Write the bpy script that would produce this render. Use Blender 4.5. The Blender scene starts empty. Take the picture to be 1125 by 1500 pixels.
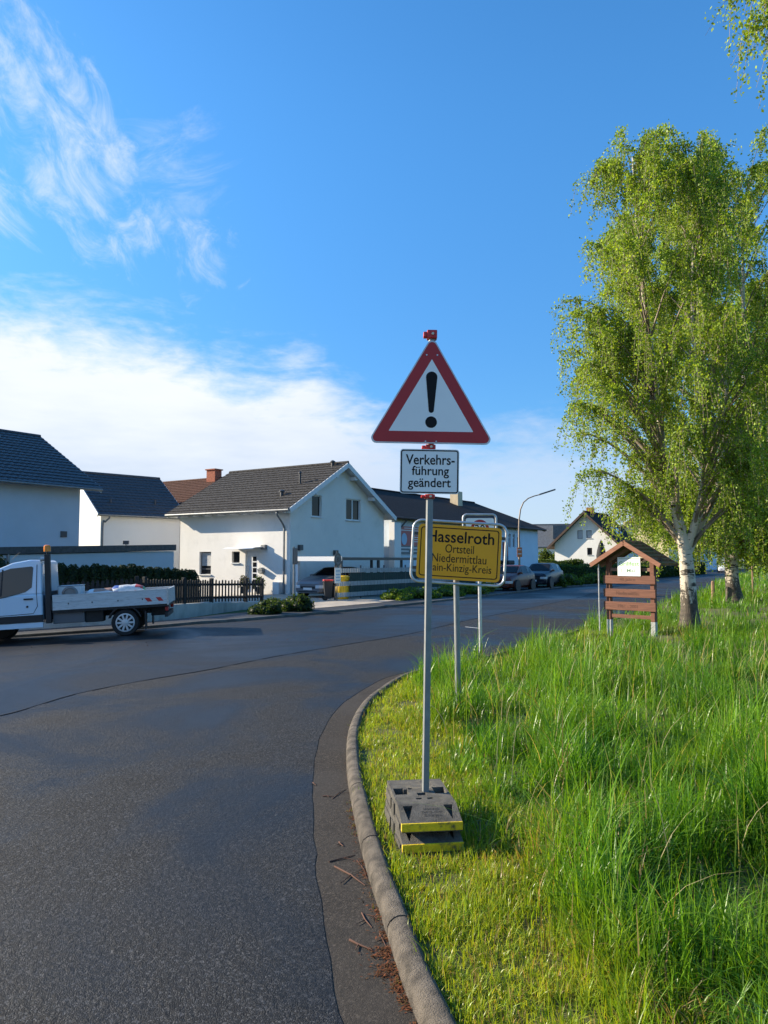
import bpy, math, random
import numpy as np
from mathutils import Vector, Matrix
from mathutils.geometry import tessellate_polygon

SC = bpy.context.scene
COL = SC.collection
R = math.radians
rnd = random.Random(7)
RNG = np.random.default_rng(11)

# ------------------------------------------------------------------ camera, sky, sun, exposure
CAM_H, PITCH, FPX = 1.9, R(3.61), 1110.0
cam = bpy.data.cameras.new('camera')
cam.sensor_fit = 'VERTICAL'; cam.sensor_height = 36.0; cam.lens = FPX / 1500 * 36
cam.clip_start = 0.05; cam.clip_end = 3000
cam_o = bpy.data.objects.new('camera', cam); COL.objects.link(cam_o)
cam_o.location = (0, 0, CAM_H); cam_o.rotation_euler = (R(90) + PITCH, 0, 0)
SC.camera = cam_o

SUN_EL, SUN_AZ = R(23), math.atan2(-.966, .259)          # azimuth from +Y towards +X
SUN = Vector((math.sin(SUN_AZ) * math.cos(SUN_EL), math.cos(SUN_AZ) * math.cos(SUN_EL), math.sin(SUN_EL)))
sl = bpy.data.lights.new('sun', 'SUN'); sl.energy = 5.0; sl.angle = R(.5); sl.color = (1, .87, .67)
so = bpy.data.objects.new('sun', sl); COL.objects.link(so)
so.rotation_euler = SUN.to_track_quat('Z', 'Y').to_euler(); so.location = SUN * 80

SC.view_settings.view_transform = 'Standard'; SC.view_settings.look = 'None'
SC.view_settings.exposure = 0.98; SC.view_settings.gamma = 1
SC.view_settings.use_curve_mapping = False
try:
    SC.cycles.use_denoising = True; SC.cycles.denoiser = 'OPENIMAGEDENOISE'
except Exception:
    pass
SC.cycles.max_bounces = 6; SC.cycles.diffuse_bounces = 3; SC.cycles.glossy_bounces = 3
SC.cycles.transmission_bounces = 4; SC.cycles.caustics_reflective = False; SC.cycles.caustics_refractive = False


class NG:                                             # tiny node-graph helper
    def __init__(s, nt):
        s.nt = nt; s.N = nt.nodes; s.L = nt.links
    def n(s, t, **kw):
        o = s.N.new(t)
        for k, v in kw.items():
            setattr(o, k, v)
        return o
    def set(s, inp, v):
        if hasattr(v, 'links') or isinstance(v, bpy.types.NodeSocket):
            s.L.new(v, inp)
        else:
            inp.default_value = v
    def math(s, op, a, b=0.0, c=None, clamp=False):
        o = s.n('ShaderNodeMath', operation=op, use_clamp=clamp)
        s.set(o.inputs[0], a); s.set(o.inputs[1], b)
        if c is not None: s.set(o.inputs[2], c)
        return o.outputs[0]
    def noise(s, vec, scale, detail=4, rough=.55, dist=0.0):
        o = s.n('ShaderNodeTexNoise'); o.inputs['Scale'].default_value = scale
        o.inputs['Detail'].default_value = detail; o.inputs['Roughness'].default_value = rough
        o.inputs['Distortion'].default_value = dist
        if vec is not None: s.L.new(vec, o.inputs['Vector'])
        return o.outputs['Fac']
    def smooth(s, v, a, b, lo=0.0, hi=1.0):
        o = s.n('ShaderNodeMapRange', interpolation_type='SMOOTHSTEP')
        s.set(o.inputs[0], v); s.set(o.inputs[1], a); s.set(o.inputs[2], b); s.set(o.inputs[3], lo); s.set(o.inputs[4], hi)
        return o.outputs[0]
    def mix(s, f, a, b, bt='MIX'):
        o = s.n('ShaderNodeMix', data_type='RGBA', blend_type=bt)
        s.set(o.inputs[0], f)
        s.set(o.inputs[6], a if not isinstance(a, tuple) else (*a[:3], 1)); s.set(o.inputs[7], b if not isinstance(b, tuple) else (*b[:3], 1))
        return o.outputs[2]
    def comb(s, x, y, z):
        o = s.n('ShaderNodeCombineXYZ'); s.set(o.inputs[0], x); s.set(o.inputs[1], y); s.set(o.inputs[2], z)
        return o.outputs[0]


def build_world():
    w = bpy.data.worlds.new('World'); SC.world = w; w.use_nodes = True
    g = NG(w.node_tree); g.N.clear()
    out = g.n('ShaderNodeOutputWorld'); bg = g.n('ShaderNodeBackground'); g.L.new(bg.outputs[0], out.inputs[0])
    sky = g.n('ShaderNodeTexSky', sky_type='NISHITA'); sky.sun_disc = False
    sky.sun_elevation = SUN_EL; sky.sun_rotation = SUN_AZ % (2 * math.pi)
    sky.air_density = 1.0; sky.dust_density = .4; sky.ozone_density = 2.2; sky.altitude = 150
    tc = g.n('ShaderNodeTexCoord'); sep = g.n('ShaderNodeSeparateXYZ'); g.L.new(tc.outputs['Generated'], sep.inputs[0])
    x, y, z = sep.outputs
    az = g.math('MULTIPLY', g.math('ARCTAN2', x, y), 57.2958)
    el = g.math('MULTIPLY', g.math('ARCSINE', z), 57.2958)
    # low bank of cloud: its top edge falls from the left to the right
    ramp = g.n('ShaderNodeValToRGB'); cr = ramp.color_ramp; cr.interpolation = 'B_SPLINE'
    g.set(ramp.inputs[0], g.math('DIVIDE', g.math('ADD', az, 60.0), 120.0))
    pts = [(-60, 18), (-27, 17.0), (-17, 16.6), (-11.5, 14.2), (-8.5, 14.0), (-5.5, 15.4), (-3, 12.2), (0, 11.0), (4, 10.2), (12, 9.4), (27, 8.6), (60, 4)]
    for i, (a, e) in enumerate(pts):
        p = (a + 60) / 120
        el_ = cr.elements[i] if i < 2 else cr.elements.new(p)
        if i < 2: el_.position = p
        el_.color = (e / 40,) * 3 + (1,)
    srt = sorted(pts)
    for e_, (a, e) in zip(sorted(cr.elements, key=lambda q: q.position), srt):
        e_.color = (e / 40,) * 3 + (1,)
    top = g.math('MULTIPLY', ramp.outputs[0], 40.0)
    pv = g.comb(g.math('MULTIPLY', az, .55), g.math('MULTIPLY', el, 1.5), 0.0)
    n1 = g.noise(pv, .22, 7, .58, .5)
    n2 = g.noise(pv, .9, 6, .62, .3)
    edge = g.math('ADD', g.math('SUBTRACT', top, el), g.math('ADD', g.math('MULTIPLY', g.math('SUBTRACT', n1, .5), 9.0), g.math('MULTIPLY', g.math('SUBTRACT', n2, .5), 4.0)))
    bank = g.smooth(edge, -2.0, 4.2)
    right = g.smooth(az, -4.0, 8.0, 1.0, .72)
    bank = g.math('MULTIPLY', bank, right)
    # wisps: streaks in the upper left running down to the right
    def wisp(ca, ce, ang, la, lb, th, strength, sx, sy):
        ca_, sa_ = math.cos(R(ang)), math.sin(R(ang))
        dx = g.math('SUBTRACT', az, ca); dy = g.math('SUBTRACT', el, ce)
        s = g.math('ADD', g.math('MULTIPLY', dx, ca_), g.math('MULTIPLY', dy, sa_))
        t = g.math('SUBTRACT', g.math('MULTIPLY', dy, ca_), g.math('MULTIPLY', dx, sa_))
        rr = g.math('SQRT', g.math('ADD', g.math('POWER', g.math('DIVIDE', s, la), 2.0), g.math('POWER', g.math('DIVIDE', t, lb), 2.0)))
        m = g.smooth(rr, 1.15, .15)
        v = g.comb(g.math('MULTIPLY', s, sx), g.math('MULTIPLY', t, sy), 3.1)
        nn = g.noise(v, .35, 8, .66, .6)
        d = g.math('ADD', nn, g.math('MULTIPLY', g.math('SUBTRACT', m, 1.0), .45))
        return g.math('MULTIPLY', g.smooth(d, th, th + .42), strength)
    w1 = wisp(-23.5, 27.5, -49, 17.5, 7.0, .30, .62, .75, 1.2)
    w2 = wisp(-14.5, 22.5, -38, 8.5, 4.2, .34, .52, 1.0, 1.0)
    w3 = wisp(-29, 24.0, -34, 9, 3.4, .31, .66, .6, 1.5)
    w4 = wisp(-17, 26.5, 20, 11, 6.5, .36, .32, .5, 1.4)
    cl = g.math('MAXIMUM', bank, g.math('MAXIMUM', g.math('MAXIMUM', w1, w2), g.math('MAXIMUM', w3, w4)))
    cl = g.math('MINIMUM', cl, .96)
    skyc = g.n('ShaderNodeHueSaturation'); g.L.new(sky.outputs[0], skyc.inputs['Color'])
    skyc.inputs['Saturation'].default_value = 1.22; skyc.inputs['Hue'].default_value = .497; skyc.inputs['Value'].default_value = 1.2
    grade = g.mix(g.smooth(el, 2.0, 34.0), (.60, .90, 1.20), (1.08, 1.55, 1.80))
    skyg = g.mix(1.0, skyc.outputs[0], grade, 'MULTIPLY')
    n3 = g.noise(g.comb(g.math('MULTIPLY', az, .35), g.math('MULTIPLY', el, 1.6), 1.7), .3, 5, .55)
    low = g.smooth(el, 3.0, 13.0)
    shade = g.math('ADD', g.math('MULTIPLY', n3, .30), g.math('MULTIPLY', low, .22))
    cloudc = g.mix(g.smooth(shade, .1, .42), (5.0, 5.8, 7.1), (7.5, 7.8, 8.2))
    side = g.smooth(az, -10.0, 8.0)
    cloudc = g.mix(side, cloudc, (5.0, 5.9, 7.4))
    fin = g.mix(cl, skyg, cloudc)
    g.L.new(fin, bg.inputs[0]); bg.inputs[1].default_value = .067


build_world()

# ------------------------------------------------------------------ rays through the picture, used to measure the place
def ray(u, v):
    a, b = (u - 562.5) / FPX, (750 - v) / FPX
    c, s = math.cos(PITCH), math.sin(PITCH)
    return Vector((a, c - b * s, s + b * c))
CAMP = Vector((0, 0, CAM_H))
def W(u, v, d):
    r = ray(u, v); return CAMP + r * (d / r.y)
def G(u, v, z=0.0):
    r = ray(u, v); return CAMP + r * ((z - CAM_H) / r.z)
def on_plane(u, v, o, n):
    r = ray(u, v); t = (o - CAMP).dot(n) / r.dot(n); return CAMP + r * t
def lerp(a, b, t): return a + (b - a) * t
def sstep(x, a, b):
    t = np.clip((x - a) / (b - a), 0, 1); return t * t * (3 - 2 * t)
def ground_z(x):
    return -0.055 * min(max(0.0, -x - 5.5), 12.0)

# ------------------------------------------------------------------ mesh helpers
class MB:
    def __init__(s):
        s.v = []; s.f = []; s.mi = []; s.m = Matrix.Identity(4); s.cur = 0
    def add(s, vs, fs):
        b = len(s.v); m = s.m
        s.v += [tuple(m @ Vector(p)) for p in vs]
        s.f += [tuple(b + i for i in q) for q in fs]; s.mi += [s.cur] * len(fs)
        return s
    def box(s, x0, x1, y0, y1, z0, z1):
        return s.add([(x0, y0, z0), (x1, y0, z0), (x1, y1, z0), (x0, y1, z0), (x0, y0, z1), (x1, y0, z1), (x1, y1, z1), (x0, y1, z1)],
                     [(3, 2, 1, 0), (4, 5, 6, 7), (0, 1, 5, 4), (1, 2, 6, 5), (2, 3, 7, 6), (3, 0, 4, 7)])
    def beam(s, a, b, w, h, up=(0, 0, 1)):
        a, b = Vector(a), Vector(b); t = (b - a).normalized(); r = t.cross(Vector(up)).normalized(); u = r.cross(t)
        p = []
        for q in (a, b):
            for i, j in ((-1, -1), (1, -1), (1, 1), (-1, 1)):
                p.append(q + r * (i * w / 2) + u * (j * h / 2))
        return s.add(p, [(0, 1, 2, 3), (7, 6, 5, 4), (0, 4, 5, 1), (1, 5, 6, 2), (2, 6, 7, 3), (3, 7, 4, 0)])
    def tube(s, pts, r, n=8, caps=True, closed=False):
        pts = [Vector(p) for p in pts]; k = len(pts)
        rs = r if isinstance(r, (list, tuple)) else [r] * k
        vs = []; prev = None
        for i, p in enumerate(pts):
            if closed: t = pts[(i + 1) % k] - pts[i - 1]
            else: t = pts[min(i + 1, k - 1)] - pts[max(i - 1, 0)]
            if t.length < 1e-9: t = Vector((0, 0, 1))
            t.normalize()
            if prev is None:
                a = Vector((1, 0, 0)) if abs(t.x) < .8 else Vector((0, 1, 0))
                prev = t.cross(a).normalized()
            prev = (prev - t * prev.dot(t)).normalized(); q = t.cross(prev)
            for j in range(n):
                an = 2 * math.pi * j / n
                vs.append(p + (prev * math.cos(an) + q * math.sin(an)) * rs[i])
        fs = []
        for i in range(k if closed else k - 1):
            for j in range(n):
                a, b = i * n + j, i * n + (j + 1) % n
                c, d = ((i + 1) % k) * n + (j + 1) % n, ((i + 1) % k) * n + j
                fs.append((a, b, c, d))
        if caps and not closed:
            fs.append(tuple(range(n))[::-1]); fs.append(tuple((k - 1) * n + j for j in range(n)))
        return s.add(vs, fs)
    def lathe(s, prof, n=16, o=(0, 0, 0), ax='Z', capped=True):
        vs = []; fs = []; o = Vector(o)
        for r_, h in prof:
            for j in range(n):
                a = 2 * math.pi * j / n; c, d = r_ * math.cos(a), r_ * math.sin(a)
                vs.append(o + Vector({'Z': (c, d, h), 'Y': (c, h, -d), 'X': (h, c, d)}[ax]))
        for i in range(len(prof) - 1):
            for j in range(n):
                fs.append((i * n + j, i * n + (j + 1) % n, (i + 1) * n + (j + 1) % n, (i + 1) * n + j))
        if capped:
            fs.append(tuple(range(n))[::-1]); fs.append(tuple((len(prof) - 1) * n + j for j in range(n)))
        return s.add(vs, fs)
    def prism(s, poly, o, ex, ey, dep):               # polygon in the (ex, ey) frame at o, extruded along dep
        o, ex, ey, dep = map(Vector, (o, ex, ey, dep)); n = len(poly)
        a = [o + ex * p + ey * q for p, q in poly]; b = [p + dep for p in a]
        return s.add(a + b, [tuple(range(n)), tuple(range(2 * n - 1, n - 1, -1))] + [(i, i + n, (i + 1) % n + n, (i + 1) % n) for i in range(n)])
    def panel(s, outer, holes, o, ex, ey, inn, dep=.14, hmi=None):   # a wall face with openings and their reveals
        o, ex, ey, inn = map(Vector, (o, ex, ey, inn))
        loops = [outer] + holes; flat = [p for l in loops for p in l]
        tri = tessellate_polygon([[Vector((p[0], p[1], 0)) for p in l] for l in loops])
        P = [o + ex * p[0] + ey * p[1] for p in flat]
        nrm = -inn; fs = []
        for t in tri:
            t = tuple(t)
            if (P[t[1]] - P[t[0]]).cross(P[t[2]] - P[t[0]]).dot(nrm) < 0: t = t[::-1]
            fs.append(t)
        s.add(P, fs)
        for h in holes:
            a = [o + ex * p[0] + ey * p[1] for p in h]; b = [p + inn * dep for p in a]; n = len(h)
            s.add(a + b, [(i, (i + 1) % n, (i + 1) % n + n, i + n) for i in range(n)] + ([tuple(range(n, 2 * n))] if hmi is not None else []))
        return s
    def build(s, name, mats, parent=None, smooth=None, bevel=0, seg=2, loc=None):
        me = bpy.data.meshes.new(name); me.from_pydata(s.v, [], s.f)
        ml = mats if isinstance(mats, (list, tuple)) else [mats]
        for m in ml: me.materials.append(m)
        if len(ml) > 1: me.polygons.foreach_set('material_index', s.mi)
        if smooth is not None:
            me.polygons.foreach_set('use_smooth', [True] * len(me.polygons))
            if smooth < 179: me.set_sharp_from_angle(angle=R(smooth))
        me.update()
        o = bpy.data.objects.new(name, me); COL.objects.link(o)
        if parent is not None: o.parent = parent
        if loc is not None: o.location = loc
        if bevel:
            b = o.modifiers.new('bevel', 'BEVEL'); b.width = bevel; b.segments = seg; b.limit_method = 'ANGLE'; b.angle_limit = R(40)
        return o


def np_mesh(name, V, F, mat, parent=None, tint=None, smooth=False):
    """V (n,3), F (m,k) with k corners each; tint (n,3) vertex colour."""
    me = bpy.data.meshes.new(name); k = F.shape[1]; m = len(F)
    me.vertices.add(len(V)); me.vertices.foreach_set('co', V.astype(np.float32).ravel())
    me.loops.add(m * k); me.loops.foreach_set('vertex_index', F.astype(np.int32).ravel())
    me.polygons.add(m); me.polygons.foreach_set('loop_start', np.arange(0, m * k, k, dtype=np.int32))
    me.polygons.foreach_set('loop_total', np.full(m, k, dtype=np.int32))
    if smooth: me.polygons.foreach_set('use_smooth', np.ones(m, dtype=bool))
    if tint is not None:
        at = me.color_attributes.new('tint', 'FLOAT_COLOR', 'POINT')
        c = np.ones((len(V), 4), np.float32); c[:, :3] = tint; at.data.foreach_set('color', c.ravel())
    me.materials.append(mat); me.update(); me.validate()
    o = bpy.data.objects.new(name, me); COL.objects.link(o)
    if parent is not None: o.parent = parent
    return o


def tag(o, label=None, cat=None, group=None, kind=None):
    for k, v in (('label', label), ('category', cat), ('group', group), ('kind', kind)):
        if v: o[k] = v
    return o
def empty(name, loc, rz=0.0, label=None, cat=None, group=None, rot=None):
    o = bpy.data.objects.new(name, None); COL.objects.link(o); o.empty_display_size = .2
    o.location = loc; o.rotation_euler = rot if rot else (0, 0, rz)
    return tag(o, label, cat, group)
def children(o): return [c for c in bpy.data.objects if c.parent == o]
def copy_tree(o, parent=None):
    c = o.copy(); COL.objects.link(c)
    if parent is not None: c.parent = parent
    for ch in children(o): copy_tree(ch, c)
    return c
def mat_of(o):
    return Matrix.LocRotScale(o.location, o.rotation_euler, None)

def text(body, mat, parent, name, w=None, h=None, at=(0, 0), y=-.004, thick=.0012, bold=0.0, frame=None):
    """flat lettering in the parent's x-z plane, facing -y, fitted to w x h and centred on at"""
    cu = bpy.data.curves.new(name, 'FONT'); cu.body = body; cu.size = 1; cu.extrude = 0; cu.offset = bold
    cu.align_x = 'LEFT'; cu.resolution_u = 4
    t = bpy.data.objects.new(name, cu); COL.objects.link(t)
    dg = bpy.context.evaluated_depsgraph_get(); me = bpy.data.meshes.new_from_object(t.evaluated_get(dg))
    bpy.data.objects.remove(t)
    V = np.array([v.co[:] for v in me.vertices]); lo, hi = V.min(0), V.max(0); c = (lo + hi) / 2
    sx = w / (hi[0] - lo[0]) if w else None; sy = h / (hi[1] - lo[1]) if h else None
    sx = sx or sy; sy = sy or sx
    for v in me.vertices:
        a, b = (v.co.x - c[0]) * sx + at[0], (v.co.y - c[1]) * sy + at[1]
        v.co = frame @ Vector((a, y, b)) if frame else (a, y, b)
    me.materials.clear(); me.materials.append(mat)
    o = bpy.data.objects.new(name, me); COL.objects.link(o)
    if parent is not None: o.parent = parent
    return o

# ------------------------------------------------------------------ materials
def mk(name, col, rough=.6, metal=0.0, spec=.5, var=0.0, vscale=2.0, col2=None, bump=0.0, bscale=60.0, dirt=None, dscale=3.0, coat=0.0, trans=None, stretch=None, rvar=0.0):
    m = bpy.data.materials.new(name); m.use_nodes = True; g = NG(m.node_tree)
    b = g.N['Principled BSDF']; b.inputs['Roughness'].default_value = rough; b.inputs['Metallic'].default_value = metal
    b.inputs['Specular IOR Level'].default_value = spec; b.inputs['Coat Weight'].default_value = coat
    b.inputs['Base Color'].default_value = (*col, 1)
    tc = g.n('ShaderNodeTexCoord'); vec = tc.outputs['Object']
    if stretch:
        mp = g.n('ShaderNodeMapping'); mp.inputs['Scale'].default_value = stretch; g.L.new(vec, mp.inputs[0]); vec = mp.outputs[0]
    c = None
    if var or col2:
        c2 = col2 or tuple(min(1, q * (1 - var)) for q in col); c1 = col if col2 else tuple(min(1, q * (1 + var)) for q in col)
        c = g.mix(g.smooth(g.noise(vec, vscale, 5, .6), .3, .7), c1, c2)
    if dirt:
        f = g.smooth(g.noise(vec, dscale, 6, .65), .52, .75)
        c = g.mix(f, c if c is not None else col, dirt)
    if c is not None: g.L.new(c, b.inputs['Base Color'])
    if rvar:
        g.L.new(g.smooth(g.noise(vec, vscale * 1.7, 4), .3, .7, rough - rvar, rough + rvar), b.inputs['Roughness'])
    if bump:
        bp = g.n('ShaderNodeBump'); bp.inputs['Strength'].default_value = bump; bp.inputs['Distance'].default_value = .02
        g.L.new(g.noise(vec, bscale, 4, .6), bp.inputs['Height']); g.L.new(bp.outputs[0], b.inputs['Normal'])
    return m


def mk_leaf(name, rough=.5, transl=.4, spec=.3):
    m = bpy.data.materials.new(name); m.use_nodes = True; g = NG(m.node_tree)
    b = g.N['Principled BSDF']; out = g.N['Material Output']
    at = g.n('ShaderNodeAttribute', attribute_name='tint')
    g.L.new(at.outputs['Color'], b.inputs['Base Color']); b.inputs['Roughness'].default_value = rough; b.inputs['Specular IOR Level'].default_value = spec
    tr = g.n('ShaderNodeBsdfTranslucent')
    g.L.new(g.mix(1.0, at.outputs['Color'], (1.25, 1.15, .45), 'MULTIPLY'), tr.inputs['Color'])
    mx = g.n('ShaderNodeMixShader'); mx.inputs[0].default_value = transl
    g.L.new(b.outputs[0], mx.inputs[1]); g.L.new(tr.outputs[0], mx.inputs[2]); g.L.new(mx.outputs[0], out.inputs[0])
    return m


def mk_asphalt(name, base, stone, scale, bump, rough=(.42, .62), patch=None):
    m = bpy.data.materials.new(name); m.use_nodes = True; g = NG(m.node_tree); b = g.N['Principled BSDF']
    ge = g.n('ShaderNodeNewGeometry'); vec = ge.outputs['Position']
    vo = g.n('ShaderNodeTexVoronoi', feature='F1'); vo.inputs['Scale'].default_value = scale; g.L.new(vec, vo.inputs['Vector'])
    vb = g.n('ShaderNodeTexVoronoi', feature='F1'); vb.inputs['Scale'].default_value = scale * .42; g.L.new(vec, vb.inputs['Vector'])
    sepc = g.n('ShaderNodeSeparateColor'); g.L.new(vo.outputs['Color'], sepc.inputs[0])
    sepb = g.n('ShaderNodeSeparateColor'); g.L.new(vb.outputs['Color'], sepb.inputs[0])
    big = g.noise(vec, .33, 6, .6, .7); mid = g.noise(vec, 1.7, 5, .6); fine = g.noise(vec, scale * 1.6, 3, .7); clump = g.noise(vec, scale * .18, 4, .65)
    f = g.math('ADD', g.math('MULTIPLY', g.math('POWER', sepc.outputs[0], 8.0), 1.1), g.math('MULTIPLY', g.math('POWER', sepb.outputs[1], 14.0), .8))
    f = g.math('ADD', f, g.math('MULTIPLY', g.smooth(fine, .4, .8), .18))
    c = g.mix(f, base, stone)
    c = g.mix(g.smooth(clump, .45, .7, 0.0, .7), c, tuple(q * .45 for q in base))
    c = g.mix(g.smooth(big, .42, .66, 0.0, .7), c, patch or tuple(q * 1.5 for q in base))
    c = g.mix(g.smooth(mid, .55, .75, 0.0, .4), c, tuple(q * .5 for q in base))
    g.L.new(c, b.inputs['Base Color'])
    g.L.new(g.smooth(big, .35, .65, rough[1], rough[0]), b.inputs['Roughness'])
    b.inputs['Specular IOR Level'].default_value = .34
    h = g.math('ADD', g.math('MULTIPLY', vo.outputs['Distance'], -.35), g.math('MULTIPLY', clump, 1.1))
    h = g.math('ADD', h, g.math('MULTIPLY', sepb.outputs[0], .5))
    bp = g.n('ShaderNodeBump'); g.set(bp.inputs['Strength'], g.smooth(big, .4, .68, bump, bump * .3)); bp.inputs['Distance'].default_value = .012
    g.L.new(h, bp.inputs['Height']); g.L.new(bp.outputs[0], b.inputs['Normal'])
    return m


def mk_bark(name, z0, z1):
    m = bpy.data.materials.new(name); m.use_nodes = True; g = NG(m.node_tree); b = g.N['Principled BSDF']
    tc = g.n('ShaderNodeTexCoord'); vec = tc.outputs['Object']
    mp = g.n('ShaderNodeMapping'); mp.inputs['Scale'].default_value = (3, 3, 9); g.L.new(vec, mp.inputs[0])
    mp2 = g.n('ShaderNodeMapping'); mp2.inputs['Scale'].default_value = (9, 9, 2.2); g.L.new(vec, mp2.inputs[0])
    sp = g.n('ShaderNodeSeparateXYZ'); g.L.new(vec, sp.inputs[0])
    old = g.smooth(sp.outputs[2], z0, z1, 1.0, 0.0)                  # the rough dark bark that old birches grow at the foot
    n = g.noise(mp.outputs[0], 1.2, 5, .65, .4); n2 = g.noise(mp2.outputs[0], 1.4, 5, .7)
    spots = g.smooth(g.math('ADD', n, g.math('MULTIPLY', old, .12)), .56, .63)
    fiss = g.smooth(g.math('ADD', n2, g.math('MULTIPLY', g.math('SUBTRACT', old, 1.0), .7)), .30, .44)
    c = g.mix(g.noise(vec, 6, 3), (.62, .56, .47), (.50, .43, .34))
    c = g.mix(g.math('MAXIMUM', spots, fiss), c, (.045, .038, .03))
    c = g.mix(g.math('MULTIPLY', fiss, g.smooth(n, .4, .6)), c, (.10, .08, .06))
    g.L.new(c, b.inputs['Base Color']); b.inputs['Roughness'].default_value = .8
    bp = g.n('ShaderNodeBump'); bp.inputs['Strength'].default_value = .9; bp.inputs['Distance'].default_value = .03
    g.L.new(n2, bp.inputs['Height']); g.L.new(bp.outputs[0], b.inputs['Normal'])
    return m


def mk_board(name, c1, c2, axis_scale=(3, 40, 40), rough=.75):
    return mk(name, c1, rough, col2=c2, vscale=1.0, stretch=axis_scale, bump=.35, bscale=1.5)


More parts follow.
